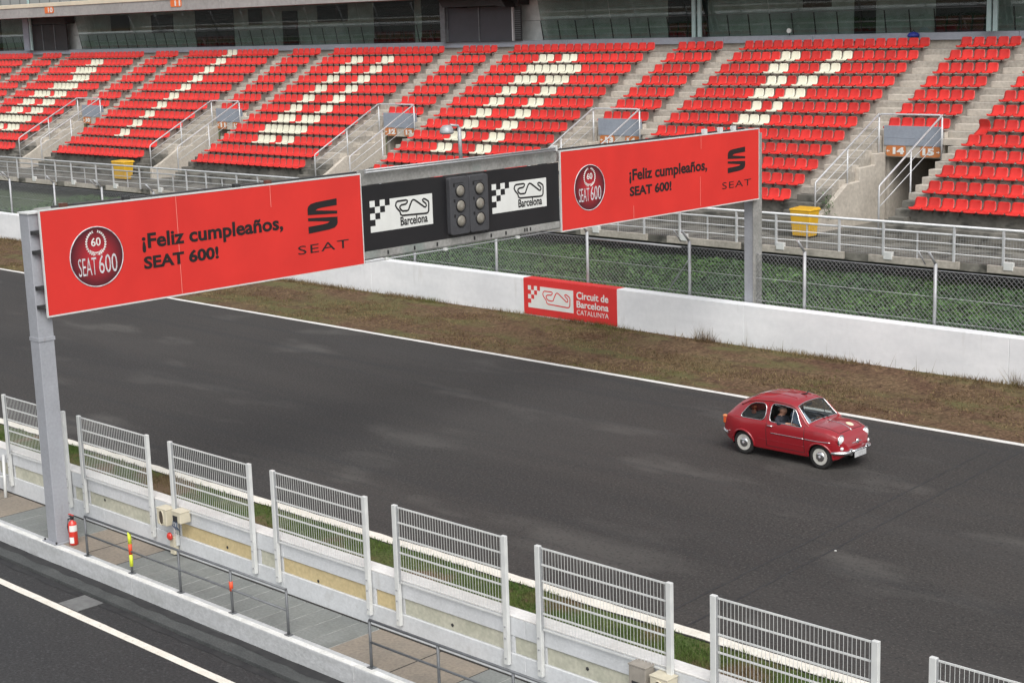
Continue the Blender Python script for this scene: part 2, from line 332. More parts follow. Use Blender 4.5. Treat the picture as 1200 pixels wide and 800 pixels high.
# saw cuts across the track
for (a, b) in (((-15.79,19.69),(-16.5,30.39)), ((-15.18,19.3),(-15.93,31.19))):
    d = (Vector(b)-Vector(a)).normalized(); n_ = Vector((-d.y, d.x))*.019; A = Vector(a)-d*.5; B = Vector(b)+d*1.0
    pts = [A.lerp(B, t/24) for t in range(25)]; v = []; fcs = []
    for i, p in enumerate(pts):
        q = p+n_*mnoise.noise(Vector((i*.9, a[0], 0)))*1.2
        v += [(q.x-n_.x, q.y-n_.y, .004), (q.x+n_.x, q.y+n_.y, .004)]
        if i: fcs.append((2*i-2, 2*i, 2*i+1, 2*i-1))
    struct('track_joint', MB().add(v, fcs), TAR)
# litter specks on the track
mb = MB()
for (x, y) in ((-15.4,23.6),):
    mb.box(x, x+.035, y, y+.03, .001, .012)
tag(obj('litter', mb, LOGOW), 'scraps of white litter on the asphalt', 'litter', kind='stuff')
# gutter and kerb under the low wall
struct('gutter', MB().box(X0,X1,14.02,14.5,-.5,-.33), GUTTER, bevel=.012)
wavy_line(13.86, 14.019, -.394, TAR, 'tar_seam', .05)  # dark strip painted as the shading along the gutter's lower edge
wavy_line(14.27, 14.455, -.326, TAR, 'tar_seam', .09)
struct('drain', MB().box(-25.05,-24.42,13.45,13.98,-.5,-.388), mat('drain_grey', (.17,.175,.17), .8, noise=5, col2=(.13,.13,.13)))
# low white wall
xs = [-80+i*6.2 for i in range(16)]
lw = thing('low_wall', 'low white painted concrete wall along the pit lane edge', 'wall', (-20,14.5,-.4))
for i in range(15):
    a, b = xs[i]+.004+20, xs[i+1]-.004+20
    if a-20 > 8: break
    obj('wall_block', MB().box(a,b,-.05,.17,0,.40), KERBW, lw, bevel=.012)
    v = []; fcs = []; nn = 60
    for k in range(nn+1):
        x = a+(b-a)*k/nn; j = mnoise.noise(Vector((x*2.3, 1, 5)))*.02
        v += [(x,-.045,.4035),(x,.07+j,.4035)]
        if k: fcs.append((2*k-2,2*k,2*k+1,2*k-1))
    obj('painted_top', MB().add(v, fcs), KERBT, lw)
# walkway with slabs
wk = struct('walkway', MB().box(-80,10,14.67,15.79,-.5,-.0035), JOINT)
SLABS = [(-34.1,-33.0,1),(-33.0,-31.9,1),(-31.9,-30.75,1),(-30.75,-29.5,1)]
x = -29.5
while x < -27.1: SLABS.append((x, x+.485, 0)); x += .485
SLABS += [(-27.07,-26.1,1),(-26.1,-25.05,1)]
x = -25.05
while x < -18.9: SLABS.append((x, x+.475, 0)); x += .475
SLABS += [(x,-17.42,1),(-17.42,-16.35,1)]
x = -16.35
while x < -8: SLABS.append((x, x+.475, 0)); x += .475
for a, b, br in SLABS:
    g = .012 if br else .011
    obj('paving_slab', MB().box(a+g, b-g, 14.672, 15.775+random.uniform(-.01,.004), -.2, random.uniform(.0,.006)), SLABB if br else SLABG, wk, bevel=.006)
    if br: obj('paving_joint', MB().box(b-g, b+g, 14.675, 15.77, -.2, .0), DARKJ, wk)

# ------------------------------------------------------------------ pit wall
PW = (-20, 15.78, 0)
pw = thing('pit_wall', 'white painted concrete pit wall with recessed cream panels', 'wall', PW)
PP = [(a, a+2.42) for a in (-40.3,-37.1,-33.95,-30.82,-27.8,-24.6,-21.5,-18.35,-15.24,-12.08,-8.89,-5.8)]     # fence panel posts
def pwb(name, x0, x1, y0, y1, z0, z1, m, bev=.01): return obj(name, MB().box(x0+20,x1+20,y0-15.78,y1-15.78,z0,z1), m, pw, bevel=bev)
WX0, WX1 = -62, -4
pwb('wall_core', WX0, WX1, 15.83, 16.0, -.3, .90, INSET_A, 0)
xa = WX0
for i in range(10):
    xb = WX0+(i+1)*5.8
    pwb('base_band', xa+.003, xb-.003, 15.76, 15.832, -.02, .375, PITW); pwb('upper_band', xa+.003, xb-.003, 15.775, 15.832, .645, .935, PITW)
    pwb('wall_cap', xa+.002, xb-.002, 15.772, 16.05, .937, .965, PITTOP, .008); xa = xb
pwb('wall_foot', WX0, WX1, 15.735, 15.765, -.05, .018, DARKJ, 0)
for k, (a, b) in enumerate(PP):
    if b > -5: break
    c = PP[k+1][0] if k+1 < len(PP) else b+.7
    pwb('pier', a-.12, a+.06, 15.785, 15.828, .377, .643, PITW, .004); pwb('pier', b-.06, b+.10, 15.785, 15.828, .377, .643, PITW, .004)
    box_bay = abs(c+24.55) < .3
    cream = -25 < a < -19 or a > -9.2
    pwb('inset_panel', a+.065, b-.065, 15.80, 15.829, .379, .641, INSET_B if cream else INSET_A, .003)
    pwb('inset_panel', b+.105, c-.125, 15.776 if box_bay else 15.80, 15.829, .379, .641, PITW if box_bay else (INSET_B if -20 < b < -18 else INSET_A), .003)
# drain holes in the insets
hm = MB()
for x, z in ((-27.2,.56),(-23.1,.46),(-17.2,.47),(-20.5,.42),(-14.4,.52)):
    hm.lathe([(.0,0),(.028,0),(.028,.02)], 10, 'y', (x+20, 15.793-15.78, z))
tag(obj('wall_hole', hm, BLACKP, pw), kind='stuff')

# fence panels on the wall
def fence_panel():
    t = thing('fence_panel', 'x', 'fence panel')
    for x in (0, 2.42):
        p = obj('post', MB().box(x-.045,x+.045,-.10,-.035,.20,2.20), PANEL, t, bevel=.006)
        bb = MB()
        for z in (.30,.62,.80): bb.lathe([(.0,0),(.014,0),(.014,-.015)], 8, 'y', (x,-.10,z))
        obj('bolt', bb, GALV, p)
        obj('clamp', MB().box(x+(.046 if x == 0 else -.058), x+(.058 if x == 0 else -.046), -.085,-.045,.92,2.19), GALV, p)
    for k in range(6):
        z = 2.165-k*.2475
        obj('cross_bar', MB().box(.058,2.362,-.062,-.046,z-.012,z+.012), PANEL, t)
    m = MB(); n = 38
    for i in range(n):
        x = .06+(2.30)*(i+.5)/n; m.box(x-.0025,x+.0025,-.0675,-.0630,.955,2.172)
    tag(obj('wire', m, PANEL, t, recalc=False), kind='stuff')
    return t
FL = {0: None}
proto = fence_panel(); first = True
flabels = {3: 'white wire fence panel at the far end, partly behind the near gantry post',
           4: 'white wire fence panel just past the gantry post, left of the electrical boxes',
           5: 'white wire fence panel whose left post passes the pair of cream boxes',
           6: 'white wire fence panel, second after the pair of cream boxes',
           7: 'white wire fence panel above the gap between the two pipe railings',
           8: 'white wire fence panel with the dark electrical boxes under its right post',
           9: 'white wire fence panel just right of the dark electrical boxes',
           10: 'white wire fence panel cut off at the bottom right corner'}
for k, (a, b) in enumerate(PP):
    if k not in flabels: continue
    o = proto if first else copy_tree(proto); first = False
    o.location = (a, 15.785, 0); tag(o, flabels[k], 'fence panel', 'wire fence panels along the pit wall')

# electrical boxes on the pit wall
def ebox(name, label, x0, x1, z0, z1, y0, body, window, yb=15.757):
    t = thing(name, label, 'electrical box', ((x0+x1)/2, y0, z0)); L = lambda q: q-(x0+x1)/2
    obj('casing', MB().box(L(x0),L(x1),0,yb-y0,0,z1-z0), body, t, bevel=.015)
    obj('lid', MB().box(L(x0)-.008,L(x1)+.008,-.006,yb-y0,z1-z0+.002,z1-z0+.025), body, t, bevel=.006)
    if window == 'oval':
        m = MB(); pts = [(.075*math.cos(a)*.9, (z1-z0)/2+(.13*math.sin(a))) for a in np.linspace(0,2*math.pi,24,endpoint=False)]
        m.prism([(u,v) for u, v in pts], lambda u,v,w_: (u,-w_,v), .008); obj('socket', m, mat('socket_brown', (.10,.075,.05), .6, noise=12, col2=(.05,.04,.03)), t)
        m = MB().tube([(u*1.12,-.006,(z1-z0)/2+(v-(z1-z0)/2)*1.1) for u, v in pts], .012, 6, closed=True); obj('socket_rim', m, CREAMBOX, t)
    else:
        obj('socket', MB().box(-.09,.05,-.01,.0,.02,.14), DARKM, t, bevel=.004)
        m = MB()
        for i in range(3):
            x = -.06+i*.06; m.tube([(x,-.02,.04),(x+.02,-.05,-.04),(x+.06,-.01,-.12),(x+.03,-.0,-.2)], .009, 5)
        obj('cable', m, mat('cable_blue', (.03,.06,.12), .5), t)
    return t
ebox('electrical_box', 'beige electrical box with an oval socket on the white pit wall', -24.93,-24.62, .60,.90, 15.53, CREAMBOX, 'oval')
ebox('electrical_box', 'cream electrical box with blue cables hanging under it on the wall', -24.42,-24.14, .74,.94, 15.52, CREAMBOX, 'x')
ebox('electrical_box', 'grey brown open electrical box at the foot of a fence post', -13.42,-13.12, .58,.93, 15.55, GREYBOX, 'x')
ebox('electrical_box', 'yellowish electrical box with an oval socket beside a grey box', -13.02,-12.72, .54,.88, 15.52, CREAMBOX, 'oval')
t = thing('switch_post', 'cream switch box with red knob on the pit wall', 'switch', (-24.66,15.64,.03))
obj('casing', MB().box(-.07,.07,0,.10,.0,.34), CREAMBOX, t, bevel=.008)
obj('knob', MB().lathe([(.03,0),(.075,-.02),(.075,-.05),(.04,-.075)], 14, 'y', (0,-.002,.36)), EXTR, t)
# leaning trestle at the far left
t = thing('trestle', 'grey steel trestle leaning on the pit wall', 'trestle', (-31.0,15.5,0))
for a, b in (((-.05,.2,.85),(.28,.0,.0)), ((-.25,.2,.8),(-.02,-.15,.0))): obj('leg', MB().tube([a,b], .035, 6), PANEL, t)
obj('crossbar', MB().tube([(-.16,.03,.38),(.13,.1,.42)], .02, 6), PANEL, t)

# pipe railings on the low wall
def pipe_rail(label, xs_, mid_to):
    t = thing('pipe_railing', label, 'railing', (xs_[0],14.60,0), 'pipe railings on the low wall'); o = xs_[0]
    for x in xs_:
        p = obj('post', MB().tube([(x-o,0,-.02),(x-o,0,.76)], .023, 8), PIPE, t); obj('base_plate', MB().box(x-o-.06,x-o+.06,-.05,.05,.0045,.016), PIPE, p)
    obj('top_rail', MB().tube([(0,-.0,.775),(xs_[-1]-o,0,.775)], .022, 8), PIPE, t)
    obj('middle_rail', MB().tube([(0,.0,.42),(xs_[-1]-o,0,.42)], .019, 8), PIPE, t)
    return t
t = pipe_rail('grey pipe railing beside the gantry post with taped posts', [-25.92,-24.40,-22.85,-21.32,-19.80], 0)
for x, segs in ((-24.40, ((.14,.36,FLUOY),(.362,.56,FLUOR),(.562,.78,FLUOY))), (-21.32, ((.40,.56,FLUOR),))):
    for a, b, m in segs: obj('tape', MB().tube([(x+25.92,0,a),(x+25.92,0,b)], .033, 10), m, t)
pipe_rail('plain grey pipe railing at the bottom edge of the view', [-17.75,-16.23,-14.70,-13.2], 0)

# fire extinguisher
t = thing('fire_extinguisher', 'red fire extinguisher standing beside the gantry post', 'fire extinguisher', (-26.72,14.78,.004))
obj('cylinder', MB().lathe([(.07,0),(.085,.02),(.085,.40),(.07,.455),(.03,.48),(.03,.50)], 18), EXTR, t)
m = MB()
for zz, a0, a1 in ((.28,-75,35),(.05,-85,-25)):
    pts = [(.0875*math.cos(a), .0875*math.sin(a)) for a in np.linspace(R(a0),R(a1),8)]
    for i in range(7): m.quad((*pts[i],zz),(*pts[i+1],zz),(*pts[i+1],zz+.12),(*pts[i],zz+.12))
obj('paper_label', m, LOGOW, t)
obj('valve', MB().box(-.03,.03,-.025,.025,.50,.545).box(-.09,.06,-.014,.014,.546,.565), DARKM, t)
obj('handle', MB().box(-.10,.05,-.015,.015,.585,.60), EXTR, t)
obj('hose', MB().tube([(-.02,0,.52),(-.09,-.03,.50),(-.115,-.04,.36),(-.105,-.03,.22)], .014, 6), BLACKP, t)

# ------------------------------------------------------------------ gantry
GX = -27.10
ga = thing('gantry', 'grey steel gantry spanning the track on two posts', 'gantry', (GX,14.7,0))
def gp(name, mbf, m, bev=0, par=None): return obj(name, mbf, m, par or ga, bevel=bev)
def gb(x0,x1,y0,y1,z0,z1): return MB().box(x0-GX,x1-GX,y0-14.7,y1-14.7,z0,z1)
p = gp('post', gb(-27.33,-27.0,14.58,14.90,.02,6.36), POST, .012)
obj('base_plate', gb(-27.42,-26.91,14.50,14.985,.004,.022), POST, p); obj('cap_plate', gb(-27.36,-26.97,14.56,14.92,6.362,6.39), PANEL, p)
bt = MB()
for sx in (-27.38,-26.95):
    for sy in (14.54,14.945): bt.lathe([(.018,0),(.018,.04),(.0,.045)], 8, 'z', (sx-GX,sy-14.7,.022))
obj('anchor_bolt', bt, DARKM, p)
# weld plate half way
obj('splice_plate', gb(-27.34,-26.985,14.57,14.915,3.96,4.03), POST, p, bevel=.004)
for zc in (6.02,5.65,4.98,4.62): obj('bracket', gb(-27.0,-26.90,14.60,14.80,zc-.035,zc+.035), DARKM, p)
p2 = gp('post', gb(-27.36,-27.02,37.12,37.42,-.1,6.3), POST, .012)
obj('post_flange', gb(-27.018,-26.99,37.06,37.47,.5,6.28), BEAM, p2)
gp('top_chord', gb(-27.40,-26.985,14.925,37.05,6.17,6.42), BEAM, .01)
gp('bottom_chord', gb(-27.40,-26.93,14.925,37.05,4.50,4.655), BEAM, .01)
for z in (6.44, 6.49): gp('conduit', MB().tube([(.25,7.9,z),(.25,14.0,z+.02)], .025, 6), GALV)
gp('conduit', MB().tube([(.05,.4,6.45),(.05,22,6.45)], .022, 6), DARKM)
gp('cable', MB().tube([(.19,7.8,4.47),(.19,10.6,4.46),(.19,14.2,4.47)], .018, 6), GALV)
for i in range(9):
    y = 14.95+i*2.75; gp('web_post', gb(-27.36,-27.26,y,y+.09,4.656,6.169), BEAM)
    if i < 8:
        z0, z1 = (4.70,6.12) if i % 2 == 0 else (6.12,4.70); gp('brace', MB().tube([(-27.31-GX,y-14.7+.09,z0),(-27.31-GX,y-14.7+2.7,z1)], .035, 6), BEAM)
gp('centre_plate', gb(-26.984,-26.955,22.47,28.85,6.155,6.50), BEAM, .004)
gp('lower_plate', gb(-26.929,-26.90,22.47,28.85,4.535,4.70), BEAM, .004)
m = MB()
for y in (23.2,24.0,24.7,25.9,26.45,26.95,27.6,27.68,27.8): m.box(.201,.215,y-14.7-.018,y-14.7+.018,4.575,4.66)
tag(gp('bolt', m, BLACKP), kind='stuff')
gp('backing_plate', gb(-26.95,-26.91,25.0,26.32,4.70,6.155), DARKM)
for y in (23.1,24.9,27.3): gp('clamp', gb(-26.93,-26.86,y,y+.09,4.44,4.50), PANEL)
for y, mm in ((15.25,RUST),(16.6,DARKM),(19.2,DARKM),(20.0,RUST),(28.75,PANEL),(34.75,PANEL),(35.45,PANEL),(36.05,PANEL)):
    gp('lifting_lug', gb(-27.05,-26.93,y,y+.13,6.424,6.50 if y < 28 else 6.56), mm, .006)

def seat_emblem(t, yc, zc, s, par_loc):
    """the S-shaped emblem, u along y"""
    up = [(1,1),(.30,.955),(.12,.92),(.03,.85),(0,.77),(0,.585),(1,.515),(1,.605),(.27,.70),(.34,.745),(.5,.765),(1,.785)]
    lo = [(1-a,1-b) for a, b in up]; f = fx(par_loc[0]+.002)
    for q in (up, lo):
        m = MB(); poly = [((yc+(a-.5)*s*1.18)-par_loc[1], (zc+(b-.5)*s)-par_loc[2]) for a, b in q]
        m.prism(poly, lambda u,v,w_: (.0015+w_,u,v), .004); obj('emblem', m, BANTXT, t)
def round_badge(t, yc, zc, r, loc):
    lx, ly, lz = yc-loc[1], zc-loc[2], 0
    d = MB().lathe([(r*.985,.0015),(r*.985,.0045)], 48, 'x', (0,0,0), sm=False); b = obj('badge', d, DISC, t); b.location = (0,lx,ly)
    rim = MB(); rim.tube([(.0045,r*math.cos(a),r*math.sin(a)) for a in np.linspace(0,2*math.pi,64,endpoint=False)], .011, 5, closed=True); obj('rim', rim, SILVER, b)
    # laurel: two arcs of small leaves
    lv = MB(); cy, cz, rr = .0, r*.46, r*.36
    for sgn in (1,-1):
        for k in range(13):
            a = R(-78+k*12.2); 
            if a > R(72): continue
            c = Vector((0, cy+sgn*rr*math.cos(a), cz+rr*math.sin(a)*1.1)); tdir = Vector((0,-sgn*math.sin(a),math.cos(a))); n_ = Vector((0,sgn*math.cos(a),math.sin(a)))
            for q in (1,-1):
                e = (tdir*.8+n_*q*.55).normalized()*r*.075; s_ = e.cross(Vector((1,0,0)))*.28
                lv.add([c+Vector((.0055,0,0)), c+e*.5+s_+Vector((.0055,0,0)), c+e+Vector((.0055,0,0)), c+e*.5-s_+Vector((.0055,0,0))], [(0,1,2,3)])
        arc = [(.0055, cy+sgn*rr*1.0*math.cos(a), cz+rr*1.1*math.sin(a)) for a in np.linspace(R(-85),R(65),18)]
        lv.tube(arc, r*.012, 4)
    obj('laurel', lv, LOGOW, b)
    W = t.matrix_world.translation
    def tx(s, w_, h_, y, z, m, bold=.0, sp=1.0):
        me = text_mesh(s, w_, h_, bold, .003, sp); me.materials.append(m); o = bpy.data.objects.new('lettering', me); COL.objects.link(o); o.parent = b
        o.matrix_local = Matrix.Translation((.0050,y-w_/2,z)) @ FX
    tx('60', r*.36, r*.28, 0, r*.36, LOGOW, .01)
    rb = MB(); n = 9
    for k in range(n):
        a = -.5+k/n; a2 = -.5+(k+.7)/n; q = lambda u: r*.26-r*.10*(1-4*u*u)
        rb.quad((.0055,a*r*.48,q(a)),(.0055,a2*r*.48,q(a2)),(.0055,a2*r*.48,q(a2)-r*.055),(.0055,a*r*.48,q(a)-r*.055))
    obj('ribbon', rb, LOGOW, b)
    tx('SEAT', r*.68, r*.60, -r*.38, -r*.60, SILVER, -.006); tx('600', r*.70, r*.62, r*.40, -r*.58, SILVER, -.002)
bpy.context.view_layer.update()
def banner(label, y0, y1, seams, M):
    loc = (-26.86, y0, 4.45); t = thing('banner', label, 'banner', loc, 'banners on the gantry'); bpy.context.view_layer.update()
    Wd = y1-y0
    obj('panel', MB().box(-.022,0,.004,Wd-.004,.0,1.955), BAN, t, bevel=.003)
    for e in ((0,Wd,1.957,1.985),(0,Wd,-.03,-.002),(-.02,-.0,-.03,1.985),(Wd,Wd+.02,-.03,1.985)): obj('edge_strip', MB().box(-.04,.006,*e), PANEL, t)
    for (sy, za, zb) in seams: obj('seam', MB().box(.0008,.003,sy-.006-y0,sy+.006-y0,za,zb), SEAM, t)
    bpy.context.view_layer.update()
    s = Wd/8.25; Y = lambda v: y0+v*s
    X = -26.858
    b = BANTXT
    text('lettering', '\u00a1Feliz cumplea\u00f1os,', FX, (X,M[0],5.365), M[1], .385, b, t, .029)
    text('lettering', 'SEAT 600!', FX, (X,M[0]+.01,5.05), M[2], .255, b, t, .036)
    seat_emblem(t, M[3], 5.625, .68, loc)
    text('lettering', 'SEAT', FX, (X,M[4],4.865), M[5], .185, b, t, -.004, 1.15)
    round_badge(t, M[6], 5.43, .57, loc)
    return t
banner('red birthday banner over the near half of the track, by the near post', 14.75, 22.46, [(17.71,.01,1.95),(20.02,1.5,1.95)], (16.87,3.43,1.76,21.37,20.66,1.39,15.86))
banner('red birthday banner over the verge at the far post, right of the lights', 28.90, 37.14, [(34.46,.05,.85),(34.5,1.6,1.95),(31.65,.02,.35)], (31.49,3.27,1.71,36.09,35.43,1.33,29.95))

TRK = [(340,300),(352,291),(428,296),(440,304),(438,316),(425,328),(385,328),(372,338),(370,346),(380,366),(395,380),(432,385),(446,382),(462,345),(478,314),(490,306),(506,312),(588,386),(600,390),(607,380),(604,362),(578,336),(574,324),(586,318),(602,325),(626,346),(630,362),(627,425),(618,440),(604,443),(392,416),(376,404),(370,378),(344,344),(334,322)]
TRK = [((x-333)/297., 1-((y-.085*(x-333))-285)/133.) for x, y in TRK]
def circuit_logo(t, f, u0, v0, W, Hh, cell, white, ink, tr=.0, tx0=.40, tw=.54, ty0=.38, th=.52, td=.003):
    """checkered flag + track outline in a W x Hh white field with lower-left corner (u0, v0); f maps to 3-D"""
    ch = Hh/5
    m = MB()
    rows = [(0,(0,2),4),(1,(1,),3),(2,(0,),2),(3,(),1),(4,(),0)]
    e = .0
    for r, cells, start in rows:
        top = v0+Hh-r*ch
        for c in cells: m.prism([(u0+c*cell,top-ch),(u0+(c+1)*cell,top-ch),(u0+(c+1)*cell,top),(u0+c*cell,top)], f, td)
    # stair-shaped white field as one outline
    poly = [(u0,v0),(u0+W,v0),(u0+W,v0+Hh)]+sum([[(u0+st*cell, v0+Hh-r*ch),(u0+st*cell, v0+Hh-(r+1)*ch)] for r,_,st in rows],[])
    poly = poly[:-1]
    m.prism(poly, f, td); g = obj('emblem', m, white, t)
    line = MB(); P = [Vector(f(u0+W*(tx0+tw*a), v0+Hh*(ty0+th*b), td+.002)) for a, b in TRK]
    # flat ribbon
    n = len(P); nrm = Vector(f(0,0,1))-Vector(f(0,0,0)); vs = []
    for i in range(n):
        d = (P[(i+1) % n]-P[i-1]).normalized(); s_ = d.cross(nrm).normalized()*tr; vs += [P[i]-s_, P[i]+s_]
    line.add(vs, [(2*i,2*i+1,(2*i+3) % (2*n),(2*i+2) % (2*n)) for i in range(n)]); obj('track_outline', line, ink, g)
    return g
def black_board(label, y0, y1, ly, lw, lz):
    loc = (-26.90,y0,4.70); t = thing('sign_board', label, 'sign', loc, 'black circuit signs on the gantry'); bpy.context.view_layer.update()
    obj('panel', MB().box(-.03,0,0,y1-y0,.0,1.45), BLK, t, bevel=.004)
    g = circuit_logo(t, lambda u,v,w_: (.001+w_,u-y0,v-4.70), ly, lz, lw, .70, lw*.0785, LOGOW, BANTXT, .022)
    text('lettering', 'Barcelona', FX, (-26.893,ly+lw*.47,lz+.06), lw*.44, .20, BANTXT, g, .02)
black_board('black circuit sign left of the start lights', 22.475, 25.03, 22.73, 1.87, 5.10)
black_board('black circuit sign right of the start lights', 26.29, 28.865, 26.52, 1.88, 5.12)
def signal(label, y0, y1):
    t = thing('traffic_light', label, 'traffic light', (-26.90,(y0+y1)/2,4.78), 'start lights on the gantry'); hw = (y1-y0)/2
    m = MB(); n = []
    poly = []
    for cx, cz, a0 in ((hw-.06,.06,-90),(hw-.06,1.27,0),(-hw+.06,1.27,90),(-hw+.06,.06,180)):
        poly += [(cx+.06*math.cos(R(a0+k*30)), cz+.06*math.sin(R(a0+k*30))) for k in range(4)]
    m.prism(poly, lambda u,v,w_: (.001+w_,u,v), .13); obj('housing', m, SIGBOX, t, bevel=.012)
    for k, z in enumerate((.31,.66,1.01)):
        d = obj('lens', MB().lathe([(.128,0),(.126,.012),(.10,.03),(.06,.042),(.0,.046)], 24, 'x', (.132,.02,z)), LENS, t)
        obj('bezel', MB().tube([(.138,.02+.14*math.cos(a),z+.14*math.sin(a)) for a in np.linspace(0,2*math.pi,28,endpoint=False)], .016, 6, closed=True), BLACKP, d)
        obj('hinge', MB().box(.131,.146,-.19,-.155,z+.10,z+.17), BLACKP, t)
    obj('door_seam', MB().box(.131,.136,-.19,.12,1.185,1.197), BLACKP, t)
    return t
signal('three lamp signal housing, left one of the pair over the track', 25.04, 25.655)
signal('three lamp signal housing, right one of the pair over the track', 25.665, 26.28)
t = thing('street_lamp', 'small grey lamp on a pole above the start lights', 'lamp', (-27.0,25.65,6.42))
obj('pole', MB().tube([(0,0,0),(0,-.02,.80)], .045, 8), GALV, t)
obj('arm', MB().tube([(0,-.02,.78),(0,-.06,.84),(0,-.30,.87)], .03, 8), GALV, t)
hd = obj('lamp_head', MB().lathe([(.02,.16),(.09,.15),(.145,.09),(.165,.0),(.16,-.03)], 16, 'z', (0,-.42,.72)), GALV, t)
obj('lamp_glass', MB().lathe([(.155,-.031),(.13,-.045),(.0,-.055)], 16, 'z', (0,-.42,.72)), LENS, hd)

# ------------------------------------------------------------------ far barrier wall, sign, catch fence
bw = thing('barrier_wall', 'long white painted concrete barrier between verge and catch fence', 'wall', (-30,36.6,0))
xa = -150
while xa < 20:
    obj('wall_block', MB().box(xa+30+.002,xa+8.2+30-.002,0,.42,.05,1.44), WHITEW, bw, bevel=.015); xa += 8.2
t = thing('wall_sign', 'red circuit sign fixed to the white barrier wall', 'sign', (-35.78,36.585,.27)); bpy.context.view_layer.update()
obj('panel', MB().box(0,3.99,0,.0135,.0,1.165), WSRED, t, bevel=.002)
obj('panel_top', MB().box(0,3.99,.006,.40,1.168,1.176), WSRED, t)
g = circuit_logo(t, lambda u,v,w_: (u+35.78,-.001-w_,v-.27), -35.58, .50, 1.98, .72, .135, LOGOW, WSRED, .020, .33, .60, .22, .62)
text('lettering', 'Circuit de', FY, (-33.46,36.583,.97), 1.33, .24, LOGOW, t, .02)
text('lettering', 'Barcelona', FY, (-33.46,36.583,.70), 1.33, .22, LOGOW, t, .02)
text('lettering', 'CATALUNYA', FY, (-33.46,36.583,.475), 1.33, .155, LOGOW, t, -.004)

cf = thing('catch_fence', 'galvanised chain link catch fence with cranked posts behind the white barrier', 'fence', (-30,37.12,1.0))
fxs = [-21.2-4.08*k for k in range(-2,26)]
for i, x in enumerate(fxs):
    p = obj('post', MB().tube([(x+30,0,-.4),(x+30,0,2.05)], .05, 8), GALV, cf)
    obj('crank_arm', MB().tube([(x+30,0,2.03),(x+30,-.36,2.40)], .035, 6), GALV, p)
    if i % 3 == 1: obj('stay', MB().tube([(x+30-.05,.06,1.5),(x+30-1.3,.25,.1)], .02, 6), GALV, cf)
    if i % 2 == 0: obj('crank_arm', MB().tube([(x+30-.28,-.05,2.02),(x+30-.28,-.38,2.38)], .02, 6), GALV, p)
for z in (1.86,1.15,.50): obj('line_wire', MB().tube([(-90,.052,z),(22,.052,z)], .007, 4), GALV, cf)
for x in (-33.36,): obj('top_rail', MB().tube([(x+30,0,1.84),(x+30+3.68,0,1.84)], .035, 6), GALV, cf)
p_ = .135; z0, z1 = .25, 1.86; hh = z1-z0; nw = int(112/p_); wr = .0052
xsA = -90+np.arange(nw)*p_; vs = []; fs = []
V = np.zeros((nw*2*8,3)); F = np.zeros((nw*2*4,4), int)
for s, sg in enumerate((1,-1)):
    for e in range(2):
        zz = z0 if e == 0 else z1; xx = xsA+(sg*hh*.5*(1 if e else -1))*.95
        for c, (dx, dy) in enumerate(((-wr,-wr),(wr,-wr),(wr,wr),(-wr,wr))):
            idx = (np.arange(nw)+s*nw)*8+e*4+c
            V[idx,0] = xx+dx*1.4; V[idx,1] = .065+dy+s*.004; V[idx,2] = zz
    for c in range(4):
        b_ = (np.arange(nw)+s*nw)*8; fi = (np.arange(nw)+s*nw)*4+c
        F[fi] = np.stack([b_+c, b_+(c+1) % 4, b_+4+(c+1) % 4, b_+4+c], 1)
tag(obj('chain_link', np_mesh('chain_link', V, F, [CHAIN]), None, cf), kind='stuff')

# ivy bank behind the fence
mb = MB(); ys = [37.2,38.2,39.5,41,42.6,44.5,46.4]; zs = [.85,.95,1.03,1.14,1.27,1.36,1.4]
for a in range(6): mb.quad((X0,ys[a],zs[a]),(60,ys[a],zs[a]),(60,ys[a+1],zs[a+1]),(X0,ys[a+1],zs[a+1]))
struct('bank', mb, IVYG)
def scatter_leaves(n, xa, xb, ya, yb, hmax, size, zf):
    x = rng.uniform(xa,xb,n); y = rng.uniform(ya,yb,n)
    bump = np.array([max(0,mnoise.noise(Vector((a*.7,b*.8,1.3)))*.7+.4+.3*mnoise.noise(Vector((a*2.9,b*2.9,8)))) for a, b in zip(x,y)])
    z = np.interp(y, ys, zs)+rng.uniform(0,1,n)**.6*hmax*(bump+.15)*zf(y)
    s = rng.uniform(.6,1.3,n)*size; a = rng.uniform(0,2*np.pi,n); tilt = rng.uniform(-.9,.9,n); ti2 = rng.uniform(-.2,1.1,n)
    e1 = np.stack([np.cos(a), np.sin(a), np.sin(tilt)*.8],1)*s[:,None]
    e2 = np.stack([-np.sin(a), np.cos(a), ti2],1)*s[:,None]*.7
    c = np.stack([x,y,z],1); V = np.stack([c-e1, c+e2*.6, c+e1, c-e2*.6],1).reshape(-1,3)
    return V, np.arange(4*n).reshape(n,4)
V, F = scatter_leaves(130000, -74, -14, 37.2, 44.0, .42, .066, lambda y: np.clip((44.6-y)/2.2,0.3,1))
tag(obj('ivy', np_mesh('ivy', V, F, [IVY]), None), 'dark green ivy covering the bank between the catch fence and the stand', 'ivy', kind='stuff')
# weed sprouting from the concrete by the left stair wall
mb = MB()
for i in range(90):
    c = Vector((-31.05+random.gauss(0,.13), 46.9+random.gauss(0,.15), 3.0+random.gauss(0,.22))); d = Vector((random.gauss(0,1),random.gauss(0,1),random.gauss(0,1))).normalized()*.09; e = d.cross(Vector((0,0,1)))*.6
    mb.add([c-d,c+e*.5,c+d,c-e*.5], [(0,1,2,3)])
tag(obj('weed', mb, IVY), 'green weed growing from the concrete beside the yellow bin', 'weed', kind='stuff')

